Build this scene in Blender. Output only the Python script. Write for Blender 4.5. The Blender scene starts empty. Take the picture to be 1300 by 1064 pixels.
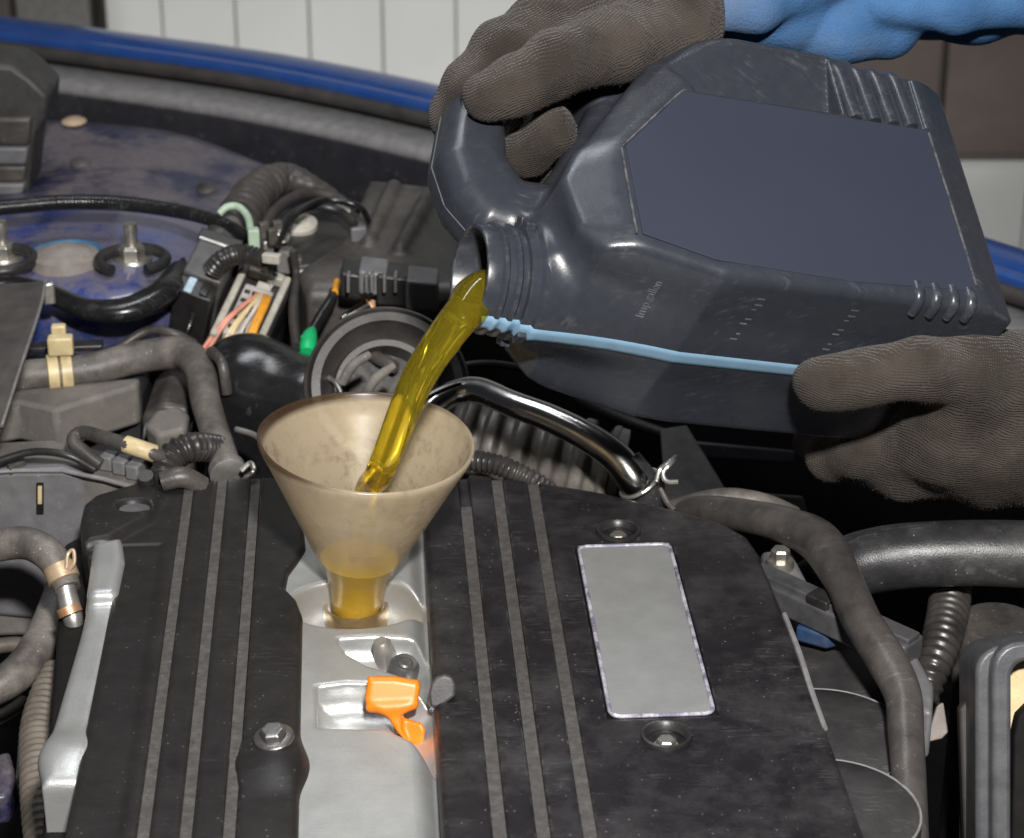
import bpy, bmesh, math, random
import numpy as np
from mathutils import Vector, Matrix
random.seed(7); np.random.seed(7)
R = math.radians
scene = bpy.context.scene
col = scene.collection

# ------------------------------------------------------------------ camera
PITCH, FPX, CX, CY, CAMZ = R(25.0), 3000.0, 650.0, 532.0, 0.65
cam_d = bpy.data.cameras.new('camera'); cam = bpy.data.objects.new('camera', cam_d); col.objects.link(cam)
cam.location = (0, 0, CAMZ); cam.rotation_euler = (R(90) - PITCH, 0, 0)
cam_d.sensor_width = 36.0; cam_d.lens = FPX / 1300.0 * 36.0
cam_d.clip_start = 0.05; cam_d.clip_end = 50
cam_d.dof.use_dof = True; cam_d.dof.focus_distance = 1.29; cam_d.dof.aperture_fstop = 14
scene.camera = cam

# ------------------------------------------------------------------ world + lamps (indoor: flash with softbox, ceiling tube, room light, added wall fill)
w = bpy.data.worlds.new('World'); scene.world = w; w.use_nodes = True
w.node_tree.nodes['Background'].inputs[0].default_value = (0.80, 0.86, 1.0, 1)
w.node_tree.nodes['Background'].inputs[1].default_value = 0.035

def area(name, loc, target, sx, sy, power, colr=(1, 1, 1)):
    l = bpy.data.lights.new(name, 'AREA'); l.shape = 'RECTANGLE'; l.size = sx; l.size_y = sy; l.energy = power; l.color = colr
    o = bpy.data.objects.new(name, l); col.objects.link(o); o.location = loc
    o.rotation_euler = (Vector(target) - Vector(loc)).to_track_quat('-Z', 'Y').to_euler()
    return o
area('flash_light', (0.10, 0.05, 0.98), (0.0, 1.3, 0.03), 0.09, 0.06, 34, (1.0, 0.97, 0.93))
area('ceiling_light', (-0.25, 1.75, 1.7), (-0.1, 1.65, 0.0), 1.1, 0.16, 9.5, (0.93, 0.96, 1.0))
area('wall_fill_light', (0.0, 2.75, -0.62), (0.0, 3.5, -0.12), 1.8, 0.2, 6.2, (1.0, 0.98, 0.96))  # added unseen fill behind the fender, only brightens the wall
scene.view_settings.view_transform = 'Standard'; scene.view_settings.look = 'None'
scene.view_settings.exposure = 0.12; scene.view_settings.gamma = 1.0
scene.view_settings.use_curve_mapping = False
scene.cycles.use_denoising = True
scene.cycles.max_bounces = 14; scene.cycles.transmission_bounces = 12; scene.cycles.transparent_max_bounces = 16
scene.cycles.caustics_refractive = True; scene.cycles.sample_clamp_indirect = 6.0

# ------------------------------------------------------------------ pixel helpers (a pixel gives a direction; height / plane gives the distance)
FWD = np.array([0, math.cos(PITCH), -math.sin(PITCH)]); UP = np.array([0, math.sin(PITCH), math.cos(PITCH)]); RT = np.array([1.0, 0, 0])
CAM = np.array([0, 0, CAMZ])
def ray(x, y): return FWD + RT * (x - CX) / FPX - UP * (y - CY) / FPX
def PX(x, y, d): return CAM + d * ray(x, y)
def PZ(x, y, z=0.0):
    v = ray(x, y); return CAM + v * ((z - CAMZ) / v[2])
def PY(x, y, Y):
    v = ray(x, y); return CAM + v * (Y / v[1])
def depth(p): return float((np.asarray(p) - CAM) @ FWD)
def rpx(p, px): return px * depth(p) / FPX

# ------------------------------------------------------------------ materials
def _n(t, kind, **kw):
    n = t.nodes.new(kind)
    for k, v in kw.items(): setattr(n, k, v)
    return n
def ramp(t, src, stops):
    r = _n(t, 'ShaderNodeValToRGB'); e = r.color_ramp.elements
    while len(e) < len(stops): e.new(0.5)
    for i, (p, c) in enumerate(stops):
        e[i].position = p; e[i].color = (c, c, c, 1) if not isinstance(c, tuple) else (*c, 1)
    t.links.new(src, r.inputs[0]); return r.outputs[0]
def mixc(t, fac, a, b, blend='MIX'):
    m = _n(t, 'ShaderNodeMix', data_type='RGBA', blend_type=blend)
    for sock, v in ((m.inputs[0], fac), (m.inputs[6], a), (m.inputs[7], b)):
        if hasattr(v, 'links') or hasattr(v, 'is_output'): t.links.new(v, sock)
        elif isinstance(v, tuple): sock.default_value = (*v, 1)
        else: sock.default_value = v
    return m.outputs[2]
def math_(t, op, a, b=None):
    m = _n(t, 'ShaderNodeMath', operation=op)
    for s, v in zip(m.inputs, (a, b)):
        if v is None: continue
        if isinstance(v, (int, float)): s.default_value = v
        else: t.links.new(v, s)
    return m.outputs[0]
def M(name, colr, rough=0.5, metal=0.0, dust=0.0, dustcol=(.26, .235, .21), dscale=22, var=0.25, vscale=90, bump=0.15, bscale=700,
      dr=(.36, .66), scratch=0.0, scratchcol=(.30, .30, .31), coat=0.0, spec=0.5, srot=0.3, specks=0.0, sheen=0.0, edge=0.0, edgecol=(.28, .28, .29)):
    m = bpy.data.materials.new(name); m.use_nodes = True; t = m.node_tree; b = t.nodes['Principled BSDF']
    tc = _n(t, 'ShaderNodeTexCoord').outputs['Object']
    def noise(scale, detail=5, rough_=0.6, vec=tc):
        n = _n(t, 'ShaderNodeTexNoise'); n.inputs['Scale'].default_value = scale; n.inputs['Detail'].default_value = detail
        n.inputs['Roughness'].default_value = rough_; t.links.new(vec, n.inputs['Vector']); return n.outputs[0]
    c = mixc(t, ramp(t, noise(vscale), [(.3, 0.0), (.7, 1.0)]), tuple(x * (1 - var) for x in colr), tuple(min(1, x * (1 + var)) for x in colr))
    rsock = math_(t, 'MULTIPLY_ADD', noise(vscale * .6), 0.3); t.nodes[-1].inputs[2].default_value = rough - 0.15
    if dust:
        d1 = ramp(t, noise(dscale, 8, .68), [(dr[0], 0.0), (dr[1], 1.0)])
        d2 = ramp(t, noise(dscale * 14, 4, .7), [(.3, .55), (.7, 1.0)])
        f = math_(t, 'MULTIPLY', math_(t, 'MULTIPLY', d1, d2), dust)
        c = mixc(t, f, c, dustcol)
        rsock = math_(t, 'MAXIMUM', rsock, math_(t, 'MULTIPLY', f, 0.85))
    if scratch:
        for k, (rot, sc, lo) in enumerate(((srot, (48, 1300, 48), .61), (srot + 0.7, (60, 1500, 60), .63), (srot - 0.5, (90, 700, 90), .54))):
            mp = _n(t, 'ShaderNodeMapping'); mp.inputs['Rotation'].default_value = (0, 0, rot); mp.inputs['Scale'].default_value = sc
            mp.inputs['Location'].default_value = (k * 3.1, k * 1.7, 0)
            t.links.new(tc, mp.inputs['Vector'])
            s = ramp(t, noise(1.0, 3, .6, mp.outputs[0]), [(lo, 0.0), (lo + .07, 1.0)])
            area_ = ramp(t, noise(26 + 7 * k, 4), [(.52, 0.0), (.66, 1.0)])
            f = math_(t, 'MULTIPLY', math_(t, 'MULTIPLY', s, area_), scratch)
            c = mixc(t, f, c, scratchcol)
    if edge:
        ge = _n(t, 'ShaderNodeNewGeometry').outputs['Pointiness']
        f = math_(t, 'MULTIPLY', math_(t, 'MULTIPLY', ramp(t, ge, [(.52, 0.0), (.57, 1.0)]), ramp(t, noise(130, 5, .75), [(.50, 0.0), (.62, 1.0)])), edge)
        c = mixc(t, f, c, edgecol)
    if specks:
        v = _n(t, 'ShaderNodeTexVoronoi'); v.inputs['Scale'].default_value = 240; t.links.new(tc, v.inputs['Vector'])
        s = ramp(t, v.outputs['Distance'], [(.09, 1.0), (.16, 0.0)])
        f = math_(t, 'MULTIPLY', math_(t, 'MULTIPLY', s, ramp(t, noise(90, 4), [(.50, 0.0), (.62, 1.0)])), specks)
        c = mixc(t, f, c, (.5, .48, .45))
    t.links.new(c, b.inputs['Base Color']); t.links.new(rsock, b.inputs['Roughness'])
    b.inputs['Metallic'].default_value = metal; b.inputs['Coat Weight'].default_value = coat; b.inputs['Coat Roughness'].default_value = .12
    b.inputs['Specular IOR Level'].default_value = spec
    if sheen: b.inputs['Sheen Weight'].default_value = sheen
    if bump:
        bp = _n(t, 'ShaderNodeBump'); bp.inputs['Strength'].default_value = bump; bp.inputs['Distance'].default_value = .0006
        t.links.new(noise(bscale, 3), bp.inputs['Height']); t.links.new(bp.outputs[0], b.inputs['Normal'])
    return m

m_wall = M('wall_paint', (.53, .54, .525), .6, var=.05, vscale=6, bump=.05)
m_brown = M('brown_cabinet', (.045, .030, .024), .6, var=.2, vscale=15)
m_darkdoor = M('dark_frame', (.035, .030, .027), .6, var=.2, vscale=15)
m_floor = M('concrete', (.18, .175, .17), .8, var=.2, vscale=8)
m_void = M('grimy_gap_black', (.008, .007, .007), .8, dust=.25, dustcol=(.03, .026, .024), spec=.2)  # near-black base puts the shade of deep gaps into the colour
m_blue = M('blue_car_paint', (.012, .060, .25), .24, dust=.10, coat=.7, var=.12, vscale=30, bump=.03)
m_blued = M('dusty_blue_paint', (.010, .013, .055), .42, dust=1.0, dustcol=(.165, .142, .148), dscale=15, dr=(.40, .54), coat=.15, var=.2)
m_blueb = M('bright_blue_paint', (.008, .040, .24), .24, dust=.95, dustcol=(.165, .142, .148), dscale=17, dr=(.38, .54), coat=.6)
m_ledge = M('grey_primer', (.21, .205, .21), .55, dust=.3, dustcol=(.2, .185, .175))
m_seal = M('rubber_seal', (.030, .027, .026), .6, dust=.4, dustcol=(.09, .08, .075))
m_inner = M('dark_inner_panel', (.016, .016, .022), .45, dust=.35, dustcol=(.05, .047, .05), dscale=12, specks=.5)
m_bplastic = M('black_cover_plastic', (.014, .0125, .0125), .42, spec=.35, edge=.22, dust=.10, dustcol=(.08, .075, .07), dscale=14, scratch=.035, srot=.25, specks=.18, bump=.12, bscale=900)
m_bplastic2 = M('scratched_black_plastic', (.012, .0105, .0125), .34, spec=.40, edge=.30, dust=.55, dustcol=(.070, .068, .068), dscale=24, dr=(.44, .64), scratch=.13, scratchcol=(.22, .22, .225), srot=.18, specks=.3, bump=.12, bscale=900)
m_groove = M('worn_groove', (.085, .079, .076), .6, dust=.9, dustcol=(.040, .036, .034), dscale=120, var=.35, vscale=300, bump=.4, bscale=1600, specks=.15)
m_silver = M('silver_paint', (.52, .53, .525), .34, metal=.6, var=.08, vscale=60, bump=.30, bscale=1300, dust=.12, dustcol=(.2, .19, .18), scratch=.12, scratchcol=(.2, .2, .2))
m_plate = M('brushed_plate', (.26, .265, .265), .5, metal=.2, var=.10, vscale=35, bump=.2, bscale=1400, dust=.25, dustcol=(.45, .46, .46), dscale=40)
m_chromef = M('plate_rim_foil', (.62, .60, .68), .3, metal=.35, var=.4, vscale=120, dust=.9, dustcol=(.07, .05, .14), dscale=90, dr=(.46, .56))
m_black = M('black_plastic', (.018, .017, .018), .38, dust=.30, dustcol=(.085, .078, .073), bump=.15)
m_blackd = M('dusty_black_plastic', (.034, .031, .030), .45, dust=.8, dustcol=(.145, .128, .115), dscale=16, specks=.4)
m_gloss = M('glossy_black', (.010, .010, .011), .22, dust=.12, dustcol=(.06, .055, .05), scratch=.15)
m_greyp = M('grey_plastic_box', (.125, .127, .140), .42, dust=.55, dustcol=(.24, .22, .205), dscale=10, specks=.4)
m_greypt = M('grey_plastic_dusty', (.12, .112, .105), .7, dust=.8, dustcol=(.22, .195, .175), dscale=15, specks=.5)
m_hose = M('grey_rubber_hose', (.080, .073, .069), .48, dust=.75, dustcol=(.22, .195, .17), dscale=38, dr=(.42, .60), specks=.8, bump=.4, scratch=.2)
m_hose2 = M('brown_grey_hose', (.052, .047, .045), .36, dust=.5, dustcol=(.12, .108, .098), dscale=30, dr=(.42, .62), bump=.25, scratch=.15, specks=.4)
m_hoseb = M('black_rubber_hose', (.026, .026, .029), .36, dust=.45, dr=(.44, .62), scratch=.2, specks=.4, dustcol=(.10, .095, .09), bump=.3, bscale=900)
m_corr = M('black_corrugated', (.022, .021, .022), .33, dust=.35, dustcol=(.13, .115, .10), dscale=30)
m_corrb = M('dusty_corrugated', (.085, .072, .060), .6, dust=.7, dustcol=(.23, .195, .16), dscale=30)
m_cream = M('cream_plastic', (.62, .50, .28), .45, dust=.3, dustcol=(.30, .24, .15), dscale=30)
m_beige = M('beige_plastic', (.52, .50, .43), .5, dust=.45, dustcol=(.22, .20, .17), dscale=40)
m_clamp = M('steel_clamp', (.55, .54, .52), .35, metal=.8, dust=.4, dustcol=(.25, .22, .18), dscale=60)
m_tanclamp = M('gold_zinc_clamp', (.60, .45, .30), .4, metal=.45, dust=.4, dustcol=(.35, .26, .18), dscale=60)
m_chrome = M('chrome_pipe', (.48, .47, .45), .22, metal=1.0, dust=.30, dustcol=(.16, .14, .12), dscale=40, var=.1, bump=.05)
m_bolt = M('zinc_bolt', (.55, .53, .48), .38, metal=.85, dust=.5, dustcol=(.20, .17, .13), dscale=120)
m_copper = M('rusty_copper', (.55, .30, .16), .45, metal=.6, dust=.5, dustcol=(.35, .30, .26), dscale=150)
m_orange = M('orange_plastic', (.86, .225, .012), .42, var=.06, dust=.12, dustcol=(.40, .11, .02), dscale=60, bump=.08)
m_green = M('green_plastic', (.01, .45, .15), .4, var=.1)
m_mint = M('mint_plastic', (.38, .50, .38), .5, var=.15)
m_bluecap = M('blue_ring', (.015, .13, .27), .4, dust=.3)
m_bluetag = M('blue_tag', (.015, .05, .14), .5, dust=.6, dustcol=(.06, .06, .06))
m_tag = M('pale_tag', (.42, .55, .66), .5, dust=.4, dustcol=(.05, .06, .07), dscale=260)
m_domegrey = M('dusty_cap', (.26, .23, .21), .65, dust=.5, dustcol=(.18, .155, .14))
m_wo = M('orange_wire', (.75, .33, .03), .4); m_wy = M('cream_wire', (.70, .55, .30), .4)
m_wp = M('pink_wire', (.70, .30, .22), .4); m_ww = M('white_wire', (.62, .58, .53), .45); m_wk = M('black_wire', (.015, .015, .016), .4)
m_can = M('canister_black_plastic', (.031, .035, .046), .29, edge=.32, edgecol=(.20, .20, .205), var=.10, vscale=160, bump=.14, bscale=1500, scratch=.25, scratchcol=(.16, .165, .18), srot=.8, dust=.06, dustcol=(.11, .105, .10), dscale=26, spec=.5)
m_label = M('blue_grey_label', (.032, .037, .057), .62, var=.03, vscale=10, bump=.03, spec=.25)
m_strip = M('pale_blue_sight_strip', (.20, .34, .47), .35, var=.06, bump=.05)
m_canline = M('mould_seam', (.105, .11, .12), .5)
m_ridge = M('scuffed_ridge', (.040, .044, .055), .4, dust=.9, dustcol=(.21, .20, .19), dscale=140)

def mat_oil():
    m = bpy.data.materials.new('engine_oil'); m.use_nodes = True; t = m.node_tree; b = t.nodes['Principled BSDF']
    b.inputs['Base Color'].default_value = (.95, .80, .07, 1); b.inputs['Transmission Weight'].default_value = .94
    b.inputs['Roughness'].default_value = 0.0; b.inputs['IOR'].default_value = 1.33
    v = _n(t, 'ShaderNodeVolumeAbsorption'); v.inputs['Color'].default_value = (.92, .78, .02, 1); v.inputs['Density'].default_value = 22.0
    t.links.new(v.outputs[0], t.nodes['Material Output'].inputs['Volume']); return m
m_oil = mat_oil()
m_pool = mat_oil(); m_pool.name = 'settled_oil'; m_pool.node_tree.nodes['Principled BSDF'].inputs['Transmission Weight'].default_value = .45; m_pool.node_tree.nodes['Principled BSDF'].inputs['Base Color'].default_value = (.86, .62, .02, 1)

def mat_funnel():
    m = bpy.data.materials.new('stained_translucent_plastic'); m.use_nodes = True; t = m.node_tree; out = t.nodes['Material Output']
    t.nodes.remove(t.nodes['Principled BSDF'])
    tc = _n(t, 'ShaderNodeTexCoord').outputs['Object']
    nz = _n(t, 'ShaderNodeTexNoise'); nz.inputs['Scale'].default_value = 38; nz.inputs['Detail'].default_value = 9; nz.inputs['Roughness'].default_value = .65
    t.links.new(tc, nz.inputs['Vector'])
    sep = _n(t, 'ShaderNodeSeparateXYZ'); t.links.new(tc, sep.inputs[0])
    # stains gather along the upper outer wall and the rim
    h = math_(t, 'MULTIPLY', sep.outputs[2], 6.0)
    f = math_(t, 'ADD', math_(t, 'MULTIPLY', nz.outputs[0], .9), math_(t, 'SUBTRACT', h, .72))
    c = mixc(t, ramp(t, f, [(.32, 0.0), (.92, 1.0)]), (.80, .69, .53), (.36, .235, .14))
    c = mixc(t, ramp(t, sep.outputs[2], [(.0985, 0.0), (.1005, 1.0)]), c, (.12, .07, .04))
    n2 = _n(t, 'ShaderNodeTexNoise'); n2.inputs['Scale'].default_value = 150; n2.inputs['Detail'].default_value = 8; n2.inputs['Roughness'].default_value = .7; t.links.new(tc, n2.inputs['Vector'])
    n3 = _n(t, 'ShaderNodeTexNoise'); n3.inputs['Scale'].default_value = 14; n3.inputs['Detail'].default_value = 5; t.links.new(tc, n3.inputs['Vector'])
    c = mixc(t, math_(t, 'MULTIPLY', ramp(t, n2.outputs[0], [(.48, 0.0), (.66, .75)]), ramp(t, n3.outputs[0], [(.40, .15), (.62, 1.0)])), c, (.22, .14, .085))
    d = _n(t, 'ShaderNodeBsdfDiffuse'); t.links.new(c, d.inputs[0])
    tr = _n(t, 'ShaderNodeBsdfTranslucent'); t.links.new(c, tr.inputs[0])
    m1 = _n(t, 'ShaderNodeMixShader'); m1.inputs[0].default_value = .58; t.links.new(d.outputs[0], m1.inputs[1]); t.links.new(tr.outputs[0], m1.inputs[2])
    tp = _n(t, 'ShaderNodeBsdfTransparent'); tp.inputs[0].default_value = (.97, .93, .85, 1)
    m2 = _n(t, 'ShaderNodeMixShader'); t.links.new(m1.outputs[0], m2.inputs[1]); t.links.new(tp.outputs[0], m2.inputs[2])
    t.links.new(ramp(t, sep.outputs[2], [(.024, .94), (.036, .74), (.060, .54), (.10, .34)]), m2.inputs[0])
    g = _n(t, 'ShaderNodeBsdfGlossy'); g.inputs['Roughness'].default_value = .27
    fr = _n(t, 'ShaderNodeLayerWeight'); fr.inputs['Blend'].default_value = .5
    fac = math_(t, 'MULTIPLY_ADD', math_(t, 'POWER', fr.outputs['Facing'], 4.0), .45); fac.node.inputs[2].default_value = .045
    m3 = _n(t, 'ShaderNodeMixShader'); t.links.new(fac, m3.inputs[0]); t.links.new(m2.outputs[0], m3.inputs[1]); t.links.new(g.outputs[0], m3.inputs[2])
    t.links.new(m3.outputs[0], out.inputs[0]); return m
m_funnel = mat_funnel()

def mat_knit(name, across, colr, colr2, pitch=.00155, along=(1, 0, 0)):
    m = bpy.data.materials.new(name); m.use_nodes = True; t = m.node_tree; b = t.nodes['Principled BSDF']
    tc = _n(t, 'ShaderNodeTexCoord').outputs['Object']
    nz = _n(t, 'ShaderNodeTexNoise'); nz.inputs['Scale'].default_value = 16; nz.inputs['Detail'].default_value = 3; t.links.new(tc, nz.inputs['Vector'])
    def stripes(vec, p, warp):
        d = _n(t, 'ShaderNodeVectorMath', operation='DOT_PRODUCT'); d.inputs[1].default_value = vec; t.links.new(tc, d.inputs[0])
        ph = math_(t, 'ADD', d.outputs['Value'], math_(t, 'MULTIPLY', nz.outputs[0], warp))
        return math_(t, 'ABSOLUTE', math_(t, 'SINE', math_(t, 'MULTIPLY', ph, math.pi / p)))
    s1 = stripes(across, pitch, .030); s2 = stripes(along, pitch * .9, .008)
    fz = _n(t, 'ShaderNodeTexNoise'); fz.inputs['Scale'].default_value = 900; fz.inputs['Detail'].default_value = 4; t.links.new(tc, fz.inputs['Vector'])
    md = _n(t, 'ShaderNodeTexNoise'); md.inputs['Scale'].default_value = 330; md.inputs['Detail'].default_value = 4; t.links.new(tc, md.inputs['Vector'])
    hgt = math_(t, 'ADD', math_(t, 'ADD', math_(t, 'MULTIPLY', s1, .62), math_(t, 'MULTIPLY', s2, .30)), math_(t, 'MULTIPLY', math_(t, 'ADD', fz.outputs[0], md.outputs[0]), .85))
    dirt = _n(t, 'ShaderNodeTexNoise'); dirt.inputs['Scale'].default_value = 24; dirt.inputs['Detail'].default_value = 6; t.links.new(tc, dirt.inputs['Vector'])
    c = mixc(t, ramp(t, dirt.outputs[0], [(.38, 0.0), (.62, 1.0)]), colr, colr2)
    c = mixc(t, ramp(t, hgt, [(.55, 1.0), (1.25, 0.0)]), c, tuple(x * .25 for x in colr))
    c = mixc(t, ramp(t, fz.outputs[0], [(.66, 0.0), (.74, .6)]), c, tuple(min(1, x * 2.1) for x in colr2))
    t.links.new(c, b.inputs['Base Color']); b.inputs['Roughness'].default_value = .9; b.inputs['Specular IOR Level'].default_value = .15
    b.inputs['Sheen Weight'].default_value = .12
    bp = _n(t, 'ShaderNodeBump'); bp.inputs['Strength'].default_value = .9; bp.inputs['Distance'].default_value = .0011
    t.links.new(hgt, bp.inputs['Height']); t.links.new(bp.outputs[0], b.inputs['Normal']); return m

def mat_cloth():
    m = bpy.data.materials.new('blue_work_cloth'); m.use_nodes = True; t = m.node_tree; b = t.nodes['Principled BSDF']
    tc = _n(t, 'ShaderNodeTexCoord').outputs['Object']
    def noise(s, d=5):
        n = _n(t, 'ShaderNodeTexNoise'); n.inputs['Scale'].default_value = s; n.inputs['Detail'].default_value = d; t.links.new(tc, n.inputs['Vector']); return n.outputs[0]
    c = mixc(t, ramp(t, noise(35), [(.3, 0.0), (.7, 1.0)]), (.048, .125, .27), (.074, .175, .36))
    sep = _n(t, 'ShaderNodeSeparateXYZ'); t.links.new(tc, sep.inputs[0])
    soil = math_(t, 'SUBTRACT', noise(14, 6), math_(t, 'MULTIPLY', sep.outputs[0], 1.9))
    c = mixc(t, ramp(t, soil, [(.22, 0.0), (.62, .85)]), c, (.20, .21, .23))
    c = mixc(t, ramp(t, noise(700, 2), [(.35, .35), (.65, 0.0)]), c, (.05, .12, .26))
    t.links.new(c, b.inputs['Base Color']); b.inputs['Roughness'].default_value = .95; b.inputs['Specular IOR Level'].default_value = .1
    bp = _n(t, 'ShaderNodeBump'); bp.inputs['Strength'].default_value = .9; bp.inputs['Distance'].default_value = .004
    t.links.new(math_(t, 'ADD', math_(t, 'MULTIPLY', noise(22, 4), 1.0), math_(t, 'MULTIPLY', noise(600, 2), .16)), bp.inputs['Height']); t.links.new(bp.outputs[0], b.inputs['Normal']); return m
m_sleeve = mat_cloth()

# ------------------------------------------------------------------ object helpers
def thing(name, label, cat, base, group=None):
    o = bpy.data.objects.new(name, None); o.empty_display_size = .02; col.objects.link(o)
    o.location = Vector([float(x) for x in base]); o['label'] = label; o['category'] = cat
    if group: o['group'] = group
    return o
def origin_of(o):
    p = Vector((0, 0, 0))
    while o is not None: p = p + o.location; o = o.parent
    return p
def put(name, V, F, mat, parent=None, base=None, smooth=True, sharp=40, bevel=0.0, fix=True, subsurf=0):
    V = np.asarray(V, float)
    o0 = np.array(origin_of(parent)) if parent is not None else np.asarray(V.mean(0) if base is None else base, float)
    me = bpy.data.meshes.new(name)
    Vl = V - o0
    if isinstance(F, np.ndarray):
        me.vertices.add(len(Vl)); me.vertices.foreach_set('co', Vl.astype(np.float32).ravel())
        k = F.shape[1]; me.loops.add(F.size); me.loops.foreach_set('vertex_index', F.astype(np.int32).ravel())
        me.polygons.add(len(F)); me.polygons.foreach_set('loop_start', np.arange(0, F.size, k, dtype=np.int32)); me.polygons.foreach_set('loop_total', np.full(len(F), k, np.int32))
        me.update(calc_edges=True); me.validate()
    else:
        me.from_pydata([tuple(v) for v in Vl], [], [tuple(f) for f in F]); me.update()
        if fix:
            bm = bmesh.new(); bm.from_mesh(me); bmesh.ops.remove_doubles(bm, verts=bm.verts, dist=2e-6); bmesh.ops.recalc_face_normals(bm, faces=bm.faces); bm.to_mesh(me); bm.free()
    me.materials.append(mat)
    if smooth:
        me.polygons.foreach_set('use_smooth', np.ones(len(me.polygons), bool))
        if sharp: me.set_sharp_from_angle(angle=R(sharp))
    o = bpy.data.objects.new(name, me); col.objects.link(o)
    if parent is not None: o.parent = parent
    else: o.location = Vector([float(x) for x in o0])
    if bevel:
        b = o.modifiers.new('bevel', 'BEVEL'); b.width = bevel; b.segments = 3; b.limit_method = 'ANGLE'; b.angle_limit = R(35); b.harden_normals = False
    return o
def tag(o, label, cat, group=None):
    o['label'] = label; o['category'] = cat
    if group: o['group'] = group
    return o

def catmull(P, n):
    P = np.asarray(P, float); Q = np.vstack([2 * P[0] - P[1], P, 2 * P[-1] - P[-2]]); out = []
    for i in range(1, len(Q) - 2):
        p0, p1, p2, p3 = Q[i - 1:i + 3]
        for k in range(n):
            t = k / n
            out.append(.5 * ((2 * p1) + (-p0 + p2) * t + (2 * p0 - 5 * p1 + 4 * p2 - p3) * t * t + (-p0 + 3 * p1 - 3 * p2 + p3) * t ** 3))
    out.append(P[-1]); return np.array(out)
def tube(P, rad, seg=20, per=8, mod=None, flat=None, cap=True, step=None):
    """swept tube through P with radii rad (metres); mod(s, theta) multiplies the radius"""
    P = np.asarray(P, float); rad = np.broadcast_to(np.asarray(rad, float), (len(P),))
    C = catmull(np.column_stack([P, rad]), per)
    if step:
        d = np.r_[0, np.cumsum(np.linalg.norm(np.diff(C[:, :3], axis=0), axis=1))]
        s = np.linspace(0, d[-1], max(4, int(d[-1] / step)))
        C = np.column_stack([np.interp(s, d, C[:, k]) for k in range(4)])
    X, r = C[:, :3], C[:, 3]
    s = np.r_[0, np.cumsum(np.linalg.norm(np.diff(X, axis=0), axis=1))]
    T = np.gradient(X, axis=0); T /= np.linalg.norm(T, axis=1)[:, None] + 1e-12
    u = np.cross(T[0], [0, 0, 1.0]);
    if np.linalg.norm(u) < .1: u = np.cross(T[0], [0, 1.0, 0])
    u /= np.linalg.norm(u); V = []
    th = np.linspace(0, 2 * math.pi, seg, endpoint=False)
    for i in range(len(X)):
        u = u - T[i] * (u @ T[i]); u /= np.linalg.norm(u); v = np.cross(T[i], u)
        rr = r[i] * (mod(s[i], th) if mod else np.ones(seg))
        fy = flat if flat else 1.0
        V.append(X[i] + (rr * np.cos(th))[:, None] * u + (rr * np.sin(th) * fy)[:, None] * v)
    n = len(X); V = np.vstack(V); F = []
    for i in range(n - 1):
        for k in range(seg):
            k2 = (k + 1) % seg; F.append((i * seg + k, i * seg + k2, (i + 1) * seg + k2, (i + 1) * seg + k))
    if cap: F.append(tuple(range(seg))[::-1]); F.append(tuple((n - 1) * seg + k for k in range(seg)))
    return V, F
def tpx(pts, **kw):
    """tube from (x, y, z, radius_px)"""
    P = [PZ(p[0], p[1], p[2]) for p in pts]; r = [rpx(q, p[3]) for q, p in zip(P, pts)]
    return tube(P, r, **kw)
def corr(pitch, amp, sharpness=1.0):
    return lambda s, th: np.full(len(th), 1 + amp * (math.copysign(abs(math.sin(2 * math.pi * s / pitch)) ** sharpness, math.sin(2 * math.pi * s / pitch))))
def basis(ax):
    ax = np.asarray(ax, float); ax = ax / np.linalg.norm(ax); u = np.cross(ax, [0, 0, 1.0] if abs(ax[2]) < .9 else [0, 1.0, 0]); u /= np.linalg.norm(u)
    return u, np.cross(ax, u), ax
def lathe(prof, org, ax=(0, 0, 1), seg=40, caps=True):
    u, v, a = basis(ax); org = np.asarray(org, float); V, F = [], []; n = len(prof)
    th = np.linspace(0, 2 * math.pi, seg, endpoint=False)
    for r, z in prof: V.append(org + a * z + (r * np.cos(th))[:, None] * u + (r * np.sin(th))[:, None] * v)
    for i in range(n - 1):
        for k in range(seg):
            k2 = (k + 1) % seg; F.append((i * seg + k, i * seg + k2, (i + 1) * seg + k2, (i + 1) * seg + k))
    if caps and prof[0][0] > 1e-9 and prof[0] != prof[-1]: F.append(tuple(range(seg))[::-1])
    if caps and prof[-1][0] > 1e-9 and prof[0] != prof[-1]: F.append(tuple((n - 1) * seg + k for k in range(seg)))
    V = np.vstack(V)
    if prof[0] == prof[-1]: pass
    return V, F
def prism(poly, ext):
    P = np.asarray(poly, float); n = len(P); E = np.asarray(ext, float)
    V = np.vstack([P, P + E]); F = [tuple(range(n)), tuple(range(2 * n - 1, n - 1, -1))]
    for i in range(n): j = (i + 1) % n; F.append((i, j, n + j, n + i))
    return V, F
def box(c, ux, uy, uz):
    c, ux, uy, uz = (np.asarray(k, float) for k in (c, ux, uy, uz))
    V = [c + sx * ux + sy * uy + sz * uz for sx in (-1, 1) for sy in (-1, 1) for sz in (-1, 1)]
    F = [(0, 1, 3, 2), (4, 6, 7, 5), (0, 4, 5, 1), (2, 3, 7, 6), (0, 2, 6, 4), (1, 5, 7, 3)]
    return np.array(V), F
def boxw(c, sx, sy, sz, yaw=0.0):
    cs, sn = math.cos(yaw), math.sin(yaw)
    return box(c, np.array([cs, sn, 0]) * sx / 2, np.array([-sn, cs, 0]) * sy / 2, np.array([0, 0, sz / 2]))
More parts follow.
